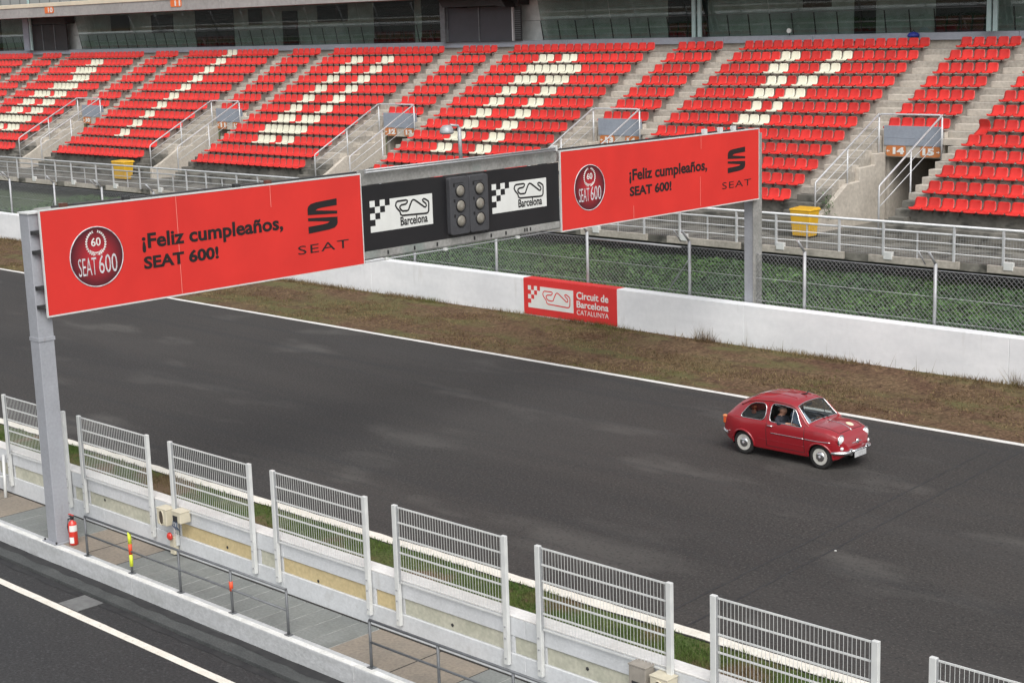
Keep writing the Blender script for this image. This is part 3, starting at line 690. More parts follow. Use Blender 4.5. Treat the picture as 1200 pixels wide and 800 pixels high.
# grass
def blades(n, xa, xb, ya, yb, h, wd, zf, dens, lean=.5):
    x = rng.uniform(xa,xb,n*2); y = rng.uniform(ya,yb,n*2)
    keep = np.array([dens(a,b) for a, b in zip(x,y)]) > rng.uniform(0,1,n*2); x = x[keep][:n]; y = y[keep][:n]; n = len(x)
    z = zf(y); a = rng.uniform(0,2*np.pi,n); hh = h*rng.uniform(.4,1.3,n); l = rng.uniform(0,lean,n)*hh
    b = np.stack([x,y,z],1); sv = np.stack([np.cos(a),np.sin(a),np.zeros(n)],1)*wd*rng.uniform(.6,1.4,n)[:,None]
    a2 = rng.uniform(0,2*np.pi,n); tip = b+np.stack([np.cos(a2)*l,np.sin(a2)*l,hh],1)
    return np.stack([b-sv,b+sv,tip],1).reshape(-1,3), np.arange(3*n).reshape(n,3)
def nz(x, y, s, o=0): return mnoise.noise(Vector((x*s, y*s, o)))
V, F = blades(60000, -36, -7, 16.06, 18.74, .075, .009, lambda y: np.full_like(y,-.014), lambda a, b: min(1,max(.04, .55+1.6*nz(a,b,.7,2)+.3*nz(a,b,3,5))))
tag(obj('grass', np_mesh('grass', V, F, [BLADE]), None), 'short green grass with bare patches behind the pit wall', 'grass', kind='stuff')
zv = lambda y: np.interp(y, [32.43,33.5,34.6,35.6,36.75], [-.004,.03,.09,.17,.25])-.004
V, F = blades(60000, -75, -14, 32.46, 36.58, .055, .014, zv, lambda a, b: min(1,max(.03, .30+1.5*nz(a*.5,b,.6,7)+.5*nz(a,b,2.5,5))), .9)
tag(obj('dry_grass', np_mesh('dry_grass', V, F, [DRY]), None), 'sparse dry grass on the brown verge', 'grass', kind='stuff')
V, F = blades(9000, -75, -14, 36.30, 36.6, .16, .008, zv, lambda a, b: max(.03,.25+1.3*nz(a,b,.35,11)), .8)
V2, F2 = blades(900, -30, -18, 36.35, 36.57, .42, .007, zv, lambda a, b: 1 if nz(a,0,.9,21) > .28 else .02, .9)
tag(obj('weeds', np_mesh('weeds', np.concatenate([V,V2]), np.concatenate([F,F2+len(V)]), [DRY]), None), 'dry weeds along the foot of the white barrier', 'weeds', kind='stuff')

# ------------------------------------------------------------------ grandstand
PER = 13.75; NB = 6
GS = (-60,46,0)
gs = thing('grandstand', 'concrete grandstand with stepped terraces, stairways and a glazed gallery on top', 'grandstand', GS)
def gsb(name, x0,x1,y0,y1,z0,z1,m,bev=0,par=None): return obj(name, MB().box(x0+60,x1+60,y0-46,y1-46,z0,z1), m, par or gs, bevel=bev)
S_ = lambda i: 3.08+.4542*i
R_ = lambda i: 46.72+.8425*i
WR = [(-41.35-PER*k, -32.5-PER*k) for k in range(-1, NB)]           # wide blocks
NR = [(-31.2-PER*k, -28.7-PER*k) for k in range(0, NB)]              # narrow blocks over stairway openings
XL, XR = -112, -14
# concourse and its beam
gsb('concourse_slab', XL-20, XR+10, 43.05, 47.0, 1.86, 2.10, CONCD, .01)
xa = XL-20
while xa < XR+10:
    gsb('edge_beam', xa+.08, xa+3.2, 42.93, 43.045, 1.90, 2.13, CONC, .012)
    xa += 4.04
gsb('duct', XL-20, XR+10, 43.1, 43.25, 1.62, 1.74, BLACKP)
gsb('duct', XL-20, XR+10, 43.3, 43.4, 1.75, 1.85, BLACKP)
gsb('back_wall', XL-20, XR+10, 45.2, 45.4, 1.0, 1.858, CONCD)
# terraces of each section between openings
for k in range(-1, NB):
    xa = -45.0-PER*k if k >= 0 else -28.65; xb = xa+PER-2.6
    xa, xb = -42.45-PER*k, -31.25-PER*k
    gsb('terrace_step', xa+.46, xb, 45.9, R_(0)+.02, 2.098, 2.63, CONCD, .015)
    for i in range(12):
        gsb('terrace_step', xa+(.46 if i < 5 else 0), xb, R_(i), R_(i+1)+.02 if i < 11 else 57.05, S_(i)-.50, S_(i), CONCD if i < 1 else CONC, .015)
    for (sa, sb) in ((xa+.0, xa+1.08), (xb-1.2, xb)):               # the two stairs of the section
        for i in range(-1, 12):
            sa_ = sa; sa = sa_+(.46 if i < 5 and sb < xb-5 else 0)
            if i == -1: gsb('stair_step', sa+.01, sb-.01, 45.48, 45.898, 2.101, 2.36, CONCD, .012); sa = sa_; continue
            zb = S_(i-1) if i else 2.63; yb = R_(i)
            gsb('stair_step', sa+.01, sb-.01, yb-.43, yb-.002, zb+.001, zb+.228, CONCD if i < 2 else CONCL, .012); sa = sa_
for k, (na, nb) in enumerate(NR):
    for i in range(5, 12):
        gsb('terrace_step', na-.048, nb-.002, R_(i) if i > 5 else 50.92, R_(i+1)+.02 if i < 11 else 57.05, S_(i)-.50, S_(i), CONC, .015)
    gsb('lintel', na, nb, 50.70, 50.915, 4.40, 5.32, CONCL, .01)
    gsb('passage_ceiling', na, nb, 50.92, 56.5, 4.42, 4.50, CONC)
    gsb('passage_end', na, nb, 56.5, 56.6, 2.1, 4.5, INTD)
    gsb('passage_floor', na, nb, 46.9, 56.5, 2.0, 2.112, CONCD)
    # side walls with a stepped, sloping top
    for (wa, wb) in ((na-.06, na+.14), (nb-.12, nb+.06)):
        low = wb > nb
        if low: wa, wb = nb+.40, nb+.508
        prof = [(46.35,2.09),(50.70,2.09),(50.70,4.55),(50.0,4.55),(50.0,4.15),(49.0,4.12),(49.0,3.66),(48.2,3.62),(47.0,2.92),(46.35,2.62)]
        if low: prof = [(46.5,2.09),(50.90,2.09),(50.90,4.38),(46.5,2.2)]
        obj('stair_wall', MB().prism([(y-46,z) for y, z in prof], lambda u,v,w_: (wa+60+w_,u,v), wb-wa), CONCL if not low else CONC, gs, bevel=.02)
        if low: gsb('passage_wall', nb-.02, nb+.05, 50.92, 56.5, 2.09, 4.42, CONCL)
        else: gsb('passage_wall', wa, wb, 50.92, 56.5, 2.09, 4.42, CONCL)
# top wall and ledge
gsb('top_wall', XL, XR, 57.02, 57.3, 7.6, 8.385, CONCL)
xa = XL
while xa < XR:
    xb = xa+4.6; gsb('ledge', xa+.006, xb-.006, 56.86, 57.4, 8.387, 8.68, LEDGE, .015); xa = xb
# glazed gallery
TAN = -.20
gy = lambda z: 57.12+TAN*(z-8.68)
def pane(name, x0, x1, z0, z1, m=GLASS, th=.012):
    return obj(name, MB().add([(x0+60,gy(z0)-46,z0),(x1+60,gy(z0)-46,z0),(x1+60,gy(z1)-46,z1),(x0+60,gy(z1)-46,z1),
        (x0+60,gy(z0)-46+th,z0),(x1+60,gy(z0)-46+th,z0),(x1+60,gy(z1)-46+th,z1),(x0+60,gy(z1)-46+th,z1)], [(0,1,2,3),(7,6,5,4),(0,4,5,1),(1,5,6,2),(2,6,7,3),(3,7,4,0)]), m, gs)
DOORS = [(-103.07,-97.505), (-60.70,-55.135)]
x = XL; k = 0
while x < XR-1:
    if not any(a-1.0 < x < b for a, b in DOORS):
        pane('glass_pane', x+.012, x+1.115-.012, 8.69, 9.62)
        pane('gasket', x-.024, x+.020, 8.70, 9.60, BLACKP, .03)
    x += 1.115
x = XL
while x < XR-1:
    if not any(a-1.0 < x < b or a < x+4.46 < b or (x < a and x+4.46 > b) for a, b in DOORS):
        pane('glass_pane', x+.012, x+4.46-.012, 9.625, 10.86)
    else:
        for q in range(4):
            if not any(a-1.0 < x+q*1.115 < b for a, b in DOORS): pane('glass_pane', x+q*1.115+.012, x+(q+1)*1.115-.012, 9.625, 10.86)
    x += 4.46
obj('transom', MB().tube([(XL+60,gy(9.62)-46-.005,9.622),(-103.2+60,gy(9.62)-46-.005,9.622)], .010, 4), PIPE, gs)
obj('transom', MB().tube([(-97+60,gy(9.62)-46-.005,9.622),(-60.6+60,gy(9.62)-46-.005,9.622)], .010, 4), PIPE, gs)
obj('transom', MB().tube([(-55.3+60,gy(9.62)-46-.005,9.622),(XR+60,gy(9.62)-46-.005,9.622)], .010, 4), PIPE, gs)
# door bays
for (a, b), doorm in zip(DOORS, (INTD, mat('door_dark_grey', (.055,.055,.065), .6, noise=2, col2=(.045,.045,.052)))):
    gsb('door_jamb', a, a+.75 if a < -80 else a+.35, 56.55, 57.35, 8.682, 10.86, PIPE if a > -80 else BOARD)
    gsb('door_lintel', a+.76, b, 56.60, 57.35, 10.40, 10.86, INTD)
    n = 2; xa = a+(.8 if a < -80 else .4); wd = (b-.05-xa)/3 if a < -80 else (b-.6-xa)/2
    for q in range(3 if a < -80 else 2):
        d = gsb('door', xa+q*wd+.04, xa+(q+1)*wd-.04, 56.72, 56.78, 8.684, 10.36, doorm)
        gsb('door_stile', xa+q*wd-.035, xa+q*wd+.035, 56.68, 56.79, 8.684, 10.38, PIPE)
    if a > -80:
        gsb('door_stile', b-.56, b-.48, 56.66, 56.79, 8.684, 10.39, RAILM)
        m = MB()
        for q in range(14): m.box(b-.40+60,b-.02+60,10.70,10.74,8.80+q*.1,8.83+q*.1)
        gsb('louvre_back', b-.45, b, 56.75, 56.80, 8.684, 10.36, INTD)
        obj('louvre', m, PIPE, gs)
        obj('canopy_stair', MB().prism([(a+.9,10.40),(b-.9,10.40),(b-.2,10.30),(b-1.0,11.3),(a+.2,11.3)], lambda u,v,w_: (u+60,9.9+w_,v), .7), INTD, gs)
# mint columns
for x in (-44.30,-43.98,-30.22,-29.96,-58+13.7*-3.2,): gsb('column', x-.09, x+.09, 56.40, 56.52, 8.682, 13.0, MINT, .02)
# interior
gsb('gallery_floor', XL, XR, 57.4, 62, 8.5, 8.60, INTD); gsb('gallery_ceiling', XL, XR, 57.3, 62, 10.95, 11.0, INTER)
gsb('gallery_wall', XL, XR, 57.46, 57.56, 8.6, 10.95, INTER)
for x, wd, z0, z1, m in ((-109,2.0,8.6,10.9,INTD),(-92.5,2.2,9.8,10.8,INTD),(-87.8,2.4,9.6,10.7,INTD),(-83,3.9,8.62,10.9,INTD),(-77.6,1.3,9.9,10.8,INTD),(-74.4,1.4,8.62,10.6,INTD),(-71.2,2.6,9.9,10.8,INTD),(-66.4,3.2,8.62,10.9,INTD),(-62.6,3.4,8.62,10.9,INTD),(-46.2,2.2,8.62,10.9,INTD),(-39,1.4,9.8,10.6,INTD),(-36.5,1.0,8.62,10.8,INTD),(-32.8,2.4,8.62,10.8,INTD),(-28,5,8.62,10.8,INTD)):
    x = x*57.4/57; gsb('gallery_opening', x, x+wd*1.01, 57.42, 57.455, z0, z1, m)  # solid dark panel, its colour standing in for the shaded depth of an opening
m = MB()
for x0, n in ((-83.4,7),(-66.8,6),(-63.0,6),(-46.4,4),(-33,4)):
    for q in range(n):
        for r in range(2): m.box(x0+q*.55+60,x0+q*.55+.44+60,11.30+r*.06,11.35+r*.06,8.69+r*.32,8.98+r*.32)
tag(obj('gallery_seating', m, INTRED, gs), kind='stuff')
# balcony above the gallery
gsb('balcony_slab', XL-10, XR+6, 55.02, 62, 10.88, 11.48, FASCIA); gsb('soffit', XL-10, XR+6, 55.05, 57.3, 10.862, 10.878, SOFFIT)
xa = XL-10
while xa < XR+6: gsb('fascia', xa+.006, xa+3.43, 54.93, 55.015, 10.86, 11.50, FASCIA, .012); xa += 3.44
gsb('balcony_cap', XL-10, XR+6, 54.88, 55.3, 11.504, 11.76, CREAM, .02)
x = XL-8
while x < XR+4:
    obj('baluster', MB().tube([(x+60,9.1,11.76),(x+60,9.1,12.8)], .03, 6), PIPE, gs); x += 1.3
obj('balcony_rail', MB().tube([(XL-8+60,9.1,12.8),(XR+4+60,9.1,12.8)], .035, 6), PIPE, gs)
# loudspeaker on the ledge
t = thing('blue_bag', 'small blue bag left on the ledge above the top row', 'bag', (-33.6,56.75,8.54))
m = MB(); m.lathe([(.0,0),(.22,.0),(.25,.07),(.18,.16),(.05,.2)], 12, 'z', (0,0,-.02)); obj('sack', m, mat('bag_blue', (.03,.05,.35), .6, noise=6, col2=(.02,.03,.22)), t); obj('strap', MB().tube([(-.1,0,.14),(0,0,.25),(.1,0,.14)], .02, 6), BLACKP, t)
t = thing('floodlight', 'little white spotlight on the ledge above the top row', 'light', (-39.5,56.80,8.682))
obj('stand', MB().tube([(0,0,0),(0,0,.14)], .025, 6), DARKM, t); obj('lamp_body', MB().lathe([(.05,.1),(.09,.02),(.10,-.08)], 12, 'y', (0,0,.19)), LOGOW, t)

# number signs on the balcony and stair openings
def plate(par, name, f, u0, v0, w_, h_, m):
    mb = MB(); r = min(w_,h_)*.25; poly = []
    for cx, cz, a0 in ((u0+w_-r,v0+r,-90),(u0+w_-r,v0+h_-r,0),(u0+r,v0+h_-r,90),(u0+r,v0+r,180)):
        poly += [(cx+r*math.cos(R(a0+k*30)), cz+r*math.sin(R(a0+k*30))) for k in range(4)]
    mb.prism(poly, f, .015); return obj(name, mb, m, par)
for x, s in ((-97.0,'10'),(-82.35,'11')):
    t = thing('number_sign', f'orange number {s} sign on the balcony edge, ' + ('nearer the corner of the view' if s == '10' else 'right of the other'), 'sign', (x,54.92,11.08), 'number signs on the balcony'); bpy.context.view_layer.update()
    plate(t, 'plate', lambda u,v,w_: (u,-w_,v), 0, 0, 1.15, .42, ORANGEB)
    text('lettering', s, FY, (x+.45,54.902,11.13), .58, .32, LOGOW, t, .03)
names = ['14 and 15','13 and 14','12 and 13','11 and 12','10 and 11','9 and 10']
words_ = ['nearest stairway opening','stairway opening above the right banner','stairway opening above the black signs','stairway opening left of the lamp','second stairway opening from the far end','farthest stairway opening']
def stair_frame(k):
    na, nb = NR[k]; a, b = na+.0, nb+.02
    # board with number plates
    t = thing('stairway_sign', f'blue grey board with orange section numbers over the {words_[k]}', 'sign', (a+.02,50.66,4.42), 'section boards over the stairway openings'); bpy.context.view_layer.update()
    Wd = b-a-.10
    obj('board', MB().box(.05,Wd,0,.03,.66,1.10), BOARD, t, bevel=.006); obj('board', MB().box(.05,Wd,0,.03,.40,.655), BOARD, t, bevel=.006)
    l, r_n = names[k].split(' and ')
    f = lambda u,v,w_: (u,-.002-w_,v)
    plate(t, 'number_plate', f, .16, .02, .80, .37, ORANGE); plate(t, 'number_plate', f, Wd-.88, .02, .80, .37, ORANGE)
    text('lettering', l, FY, (a+.02+.44,50.641,4.42+.09), .46, .25, LOGOW, t, .06); text('lettering', r_n, FY, (a+.02+Wd-.78,50.641,4.42+.08), .46, .25, LOGOW, t, .06)
    for (u, sg) in ((.24,-1),(Wd-.16,1)):
        m = MB(); m.prism([(u+sg*.06,.20),(u-sg*.0,.255),(u-sg*.0,.215),(u-sg*.07,.215),(u-sg*.07,.185),(u-sg*.0,.185),(u-sg*.0,.145)], lambda u_,v,w_: (u_,-.018-w_,v), .003); obj('arrow', m, LOGOW, t)
    # hand rails
    t2 = thing('stair_railing', f'pale steel handrails around the {words_[k]}', 'railing', (a,46.5,2.1), 'stairway handrails')
    y = lambda v: v-46.5; z = lambda v: v-2.1
    Lx, Rx = 0, b-a
    def up(q): return 3.87+(q-46.5)*.525
    for X, nm in ((Lx,'l'),(Rx,'r')):
        obj('handrail', MB().tube([(X,y(46.42),z(2.72 if nm == 'l' else 2.11)),(X,y(46.42),z(3.72)),(X,y(46.46),z(3.84)),(X,y(46.6),z(3.93)),(X,y(50.45),z(up(50.45)))], .034, 8), RAILM, t2)
        obj('middle_rail', MB().tube([(X,y(46.45),z(3.50)),(X,y(50.4),z(up(50.4)-.40))], .014, 6), RAILM, t2)
        obj('middle_rail', MB().tube([(X,y(46.45),z(3.14)),(X,y(50.4),z(up(50.4)-.78))], .014, 6), RAILM, t2)
        obj('post', MB().tube([(X,y(48.42),z(3.3 if nm == 'l' else 2.11)),(X,y(48.42),z(up(48.42)-.02))], .03, 8), RAILM, t2)
        obj('post', MB().tube([(X,y(50.45),z(4.3)),(X,y(50.45),z(5.86))], .034, 8), RAILM, t2)
    obj('top_rail', MB().tube([(Lx,y(50.45),z(5.84)),(Lx+.03,y(50.45),z(5.91)),(Lx+.1,y(50.45),z(5.94)),(Rx-.1,y(50.45),z(5.94)),(Rx-.03,y(50.45),z(5.91)),(Rx,y(50.45),z(5.84))], .034, 8), RAILM, t2)
for k in range(NB): stair_frame(k)

# concourse front railing
cr = thing('concourse_railing', 'pale steel railing along the front of the grandstand concourse', 'railing', (-40,43.0,2.1))
o = -40
x = -22.34; X = []
k = 0
while x > -118: X += [x, x-1.60]; x -= 4.02
X = [x+4.02 for x in X[:2]]+X
X = [x+8.04 for x in X[:2]]+X
for i, x in enumerate(X):
    p = obj('post', MB().box(x-o-.035,x-o+.035,-.06,-.0,-.02,1.06), RAILM, cr, bevel=.006)
    if i % 2 == 0: obj('foot_bracket', MB().box(x-o+.04,x-o+.34,-.10,.02,-.08,.16), PANEL, p, bevel=.01)
for i in range(len(X)//2):
    xm = X[2*i]-2.9
    obj('short_post', MB().box(xm-o-.02,xm-o+.02,.06,.10,.0,.80), RAILM, cr)
obj('top_rail', MB().tube([(-120-o,-.03,1.09),(-8-o,-.03,1.09)], .042, 8), RAILM, cr)
obj('second_rail', MB().tube([(-120-o,.08,.82),(-8-o,.08,.82)], .032, 8), RAILM, cr)
for z in (.56,.26): obj('line_rail', MB().tube([(-120-o,-.01,z),(-8-o,-.01,z)], .016, 6), RAILM, cr)
m = MB(); x = -60
for i in range(900):
    xx = -95+i*.09; m.box(xx-o-.0022,xx-o+.0022,.108,.112,.02,.80)
for z in np.arange(.05,.8,.09): m.box(-95-o,-14-o,.113,.117,z-.0022,z+.0022)
tag(obj('mesh_infill', m, GALV, cr, recalc=False), kind='stuff')

# yellow bins
def bin_(label, x, y, wd):
    t = thing('waste_bin', label, 'bin', (x,y,2.10), 'yellow bins on the concourse')
    m = MB(); h = .92; a, b = wd*.41, wd*.48; d0, d1 = .22, .29
    m.add([(-a,-d0,.05),(a,-d0,.05),(a,d0,.05),(-a,d0,.05),(-b,-d1,h),(b,-d1,h),(b,d1,h),(-b,d1,h)], [(0,3,2,1),(4,5,6,7),(0,1,5,4),(1,2,6,5),(2,3,7,6),(3,0,4,7)]); obj('body', m, YEL, t, bevel=.03)
    m = MB(); b += .03; d1 += .02
    m.add([(-b,-d1,h+.005),(b,-d1,h+.005),(b,d1+.06,h+.005),(-b,d1+.06,h+.005),(-b*.94,-d1*.9,h+.07),(b*.94,-d1*.9,h+.07),(b*.9,d1,h+.10),(-b*.9,d1,h+.10)], [(0,3,2,1),(4,5,6,7),(0,1,5,4),(1,2,6,5),(2,3,7,6),(3,0,4,7)]); obj('lid', m, YEL, t, bevel=.02)
    for s in (-1,1): obj('wheel', MB().lathe([(.0,-.03),(.09,-.03),(.09,.03),(.0,.03)], 14, 'x', (s*wd*.36,.20,.09)), TYRE, t)
    obj('handle', MB().tube([(-wd*.3,d1+.02,h-.04),(-wd*.3,d1+.09,h-.02),(wd*.3,d1+.09,h-.02),(wd*.3,d1+.02,h-.04)], .014, 6), YEL, t)
    return t
bin_('yellow wheeled bin below the nearest stairway, beside the far gantry post', -30.9, 45.35, .86)
bin_('yellow wheeled bin by the far stairway above the near banner', -73.5, 45.35, 1.30)

# seats
def seat_mesh():
    P = [(-.235,-.045,.222),(-.225,.0,.232),(-.10,-.012,.235),(.06,-.018,.233),(.135,.012,.23),(.175,.08,.226),(.205,.20,.222),(.222,.285,.20),(.225,.315,.15)]
    us = [-1,-.72,0,.72,1]; V = []; F = []
    for th in (0, 1):
        for (y, z, hw) in P:
            for u in us:
                side = .022 if abs(u) == 1 else 0; V.append((u*hw, y-(side*.6 if z > .1 else 0)+th*(.012 if z > .05 else 0), z+(side if z < .05 else 0)-th*(.018 if z < .05 else 0)))
    n = len(us); L = len(P)*n
    for i in range(len(P)-1):
        for j in range(n-1):
            a = i*n+j; F.append((a,a+1,a+n+1,a+n)); F.append((L+a+n,L+a+n+1,L+a+1,L+a))
    for i in range(len(P)-1):
        a = i*n; F.append((a,a+n,L+a+n,L+a)); a += n-1; F.append((a+n,a,L+a,L+a+n))
    for j in range(n-1):
        F.append((j,L+j,L+j+1,j+1)); a = (len(P)-1)*n+j; F.append((a,a+1,L+a+1,L+a))
    return MB().add(V, F, 0, True)
def brk_mesh(): return MB().box(-.025,.025,-.15,.12,-.065,-.03).box(-.025,.025,-.035,.0,-.17,-.068).box(-.04,.04,-.05,-.036,-.19,-.10)
SM_R = fixn(seat_mesh().mesh('seat_shell', [RED])); SM_W = SM_R.copy(); SM_W.materials.clear(); SM_W.materials.append(WHT); BM_ = brk_mesh().mesh('seat_bracket', [BRK])
def span(*r): return set(sum([list(range(a,b+1)) for a, b in r], []))
PAT = {0: {10:span((5,6),(10,11)),9:span((5,6),(10,11)),8:span((6,7),(9,10)),7:span((6,7),(9,10)),6:{7,9},5:span((7,9))},
       1: {10:span((5,6),(8,9)),9:span((5,11)),8:span((5,7),(9,11)),**{i:span((5,6),(10,11)) for i in range(2,8)}},
       2: {**{i:span((5,6),(10,11)) for i in range(5,11)},4:span((5,7),(9,11)),3:span((5,11)),2:span((6,8),(10,11))},
       3: {i:{8,9} for i in range(2,12)},
       4: {10:span((8,10)),9:span((7,11)),8:span((9,12)),7:span((7,12)),6:span((5,8),(10,12)),5:span((5,7),(10,12)),4:span((5,7),(10,12)),3:span((5,12)),2:span((6,8),(10,12))}}
ORD = ['first','second','third','fourth','fifth','sixth','seventh','eighth','ninth','tenth','eleventh','twelfth','thirteenth','fourteenth','fifteenth','sixteenth','seventeenth','eighteenth']
seats = []
BN = {-1:'block right of the nearest stairway',0:'block with the white V',1:'block with the white arch',2:'block with the white U',3:'block with the white stripe',4:'block with the white ring',5:'farthest block'}
for k in range(-1, NB):
    x0 = -41.35-PER*k
    for i in range(12):
        for j in range(18):
            wh = j in PAT.get(k, {}).get(i, ())
            pos = ORD[j]+' from left' if k == -1 else ORD[17-j]+' from right'
            seats.append((x0+.4917*(j+.5), i, wh, f"{'white' if wh else 'red'} seat, {pos} in {'top' if i == 11 else ORD[11-i]+' highest'} row, {BN[k]}"))
NN = ['right','left']
for k, (na, nb) in enumerate(NR):
    for i in range(5, 12):
        for j in range(5):
            seats.append((na+.25+.5*j, i, False, f"red seat, {ORD[j]} from left in {'top' if i == 11 else ORD[11-i]+' highest'} row, narrow block {['right of the white V','left of the white V','left of the white arch','left of the white U','left of the white stripe','left of the white ring'][k]}"))
def pix(p):
    d = Vector(p)-Vector((0,0,CAMH)); q = d.dot(f_); return 600+FPX*d.dot(r2)/q, 400-FPX*d.dot(u2)/q
def seat_pos(x, i): return (x, R_(i)-.03, S_(i)+.115)
cand = []
for n, (x, i, wh, lab) in enumerate(seats):
    p = seat_pos(x, i); px, py = pix(p); dist = math.hypot(p[0], p[1])
    hid = (656 < px < 889 and py > 181-(px-656)*.129-3) or (422 < px < 657 and py > 200-(px-422)*.12) or px < 422 and py > 247-(px-48)*.11
    if 2 < px < 1196 and py > 0 and not hid: cand.append((dist, n))
pick = set(n for _, n in sorted(cand)[:300])
protoR = None; protoW = None
vr = np.zeros(len(SM_R.vertices)*3); SM_R.vertices.foreach_get('co', vr); vr = vr.reshape(-1,3)
fr = [tuple(p.vertices) for p in SM_R.polygons]; vb = [tuple(v.co) for v in BM_.vertices]; fb = [tuple(p.vertices) for p in BM_.polygons]
VV = []; FF = []; MI = []; off = 0; fr_a = np.array(fr); fb_a = np.array(fb); vb_a = np.array(vb)
for n, (x, i, wh, lab) in enumerate(seats):
    p = seat_pos(x, i); tz = random.uniform(-.035,.035)
    if n in pick:
        o_ = bpy.data.objects.new('stadium_seat', SM_W if wh else SM_R); COL.objects.link(o_); o_.location = p; o_.rotation_euler = (tz,0,random.uniform(-.03,.03))
        if abs(x+27.354) < .05 and i == 5: o_.rotation_euler = (.55,0,-.1); o_.location.z -= .05; lab = 'loose red seat tipped forward at the row end right of the nearest stairway'
        tag(o_, lab, 'seat', 'stadium seats'); b_ = bpy.data.objects.new('bracket', BM_); COL.objects.link(b_); b_.parent = o_
    else:
        VV.append(vr+np.array(p)); FF.append(fr_a+off); MI.append(np.full(len(fr_a), 1 if wh else 0)); off += len(vr)
        VV.append(vb_a+np.array(p)); FF.append(fb_a+off); MI.append(np.full(len(fb_a), 2)); off += len(vb_a)
me = np_mesh('stadium_seats', np.concatenate(VV), np.concatenate(FF), [RED,WHT,BRK], np.concatenate(MI)); me.polygons.foreach_set('use_smooth', [True]*len(me.polygons))
tag(obj('stadium_seats', me, None), 'rows of smaller red and white seats farther along the stand', 'seats', kind='stuff')

# ------------------------------------------------------------------ the red car (local: x forward, y left, origin on the road at its middle)
CARP = Vector((-19.60, 28.56, .004))
car = thing('car', 'small red vintage saloon with chrome trim driving along the track', 'car', CARP)
def smooth(xs_, ys_, x, wdt=.05):
    t = np.linspace(-wdt, wdt, 9); return float(np.mean(np.interp(x+t, xs_, ys_)))
def T_(x): return smooth([-1.68,-1.665,-1.62,-1.55,-1.46,-1.34,-1.18,-.95,-.70,-.30,.0,.20,.30,.37,.66,.74,.95,1.15,1.30,1.40,1.47,1.51,1.53],
                         [.48,.60,.70,.82,.945,1.075,1.195,1.295,1.36,1.405,1.395,1.365,1.325,1.27,.945,.915,.905,.88,.83,.765,.68,.57,.48], x, .03)
def W_(x): return smooth([-1.68,-1.66,-1.60,-1.48,-1.30,-1.05,-.7,0,.6,.95,1.15,1.30,1.40,1.47,1.51,1.53],
                         [.40,.47,.55,.60,.645,.68,.69,.69,.685,.675,.66,.63,.585,.50,.40,.34], x, .03)
def ZB(x): return min(.825, T_(x)-.07*min(1, max(.15,(T_(x)-.45)/.4)))
def Z0(x): return float(np.interp(x, [-1.68,-1.5,-1.3,1.25,1.40,1.53], [.42,.30,.215,.215,.26,.36]))
def WE(x):
    g = smooth([-1.68,-1.4,-1.1,-.7,-.2,.2,.37,.66,.80,1.53], [.80,.79,.755,.74,.745,.75,.77,.885,.88,.85], x, .06)
    return W_(x)*g
def ZE(x): return ZB(x)+(T_(x)-ZB(x))*smooth([-1.68,-1.3,-.9,.25,.45,.66,.80,1.53],[.45,.58,.79,.80,.78,.60,.42,.42], x, .06)
def side_w(x, z):
    z0, zb = Z0(x), ZB(x); t = (z-z0)/(zb-z0)
    k = .92+.08*math.sin(min(1,max(0,t)*1.05)*math.pi*.56)**.8 if t > 0 else .92
    if t > .6: k -= .035*((t-.6)/.4)**2
    bul = .026*math.exp(-((x+1.0)/.36)**2)*max(0, 1-abs(t-.45)*1.4)+.026*math.exp(-((x-1.0)/.36)**2)*max(0, 1-abs(t-.5)*1.3)
    return W_(x)*k+bul
def gh(x, s):                                           # greenhouse side, s 0..1 belt -> roof edge
    z0, z1 = ZB(x), ZE(x); y0, y1 = side_w(x, z0)-.014, WE(x)
    return (y0+(y1-y0)*(s**1.35), z0+(z1-z0)*s)
def roof(x, q):                                         # q 0..1 roof edge -> centre
    ye, ze, t = WE(x), ZE(x), T_(x); y = ye*(1-q); a = 1-abs(y/ye)**2.5
    return (y, ze+(t-ze)*max(0,a)**.62)
NS, NG, NRF = 34, 22, 26
xs = np.concatenate([np.linspace(-1.678,-1.55,14,endpoint=False), np.linspace(-1.55,1.38,245,endpoint=False), np.linspace(1.38,1.528,20)])
def ring(x):
    p = [(0, Z0(x))]; tagl = [('f',0)]
    for i in range(NS+1):
        z = Z0(x)+(ZB(x)-Z0(x))*i/NS; p.append((side_w(x,z), z)); tagl.append(('s', z))
    for i in range(1, NG+1): s = i/NG; p.append(gh(x,s)); tagl.append(('g', s))
    for i in range(1, NRF+1): q = i/NRF; p.append(roof(x,q)); tagl.append(('r', q))
    return p, tagl
def rr_in(x, s, xa, xb, sa, sb, r, asp, front=0., rear=0.):
    """inside a rounded quad in (x, s); asp = metres per s"""
    u0, u1 = xa+rear*(s-sa), xb-front*(s-sa); px, ps = x, s*asp; a, b = sa*asp, sb*asp
    dx = max(u0+r-px, px-(u1-r), 0); dy = max(a+r-ps, ps-(b-r), 0); return u0 < px < u1 and a < ps < b and dx*dx+dy*dy <= r*r
DOORW = (-.31,.56,.05,.90,.085,.42,.24,.02); REARW = (-1.13,-.42,.05,.88,.13,.42,.0,.30)
def is_win(kind, x, t):
    if kind == 'g':
        if rr_in(x,t,*DOORW[:6],DOORW[6],DOORW[7]): return 'side_window'
        if rr_in(x,t,*REARW[:6],REARW[6],REARW[7]): return 'rear_quarter_window'
    if kind == 'r' and t > .09:
        if .335 < x < .655: return 'windscreen'
        if -1.22 < x < -.86 and t > .25: return 'rear_window'
    return None
rings = [ring(x) for x in xs]; K = len(rings[0][0])
vid = {}; VB = []
for i, x in enumerate(xs):
    for sgn in (1,-1):
        for j in range(K):
            y, z = rings[i][0][j]; VB.append((x, sgn*y, z)); vid[(i,sgn,j)] = len(VB)-1
parts = {}
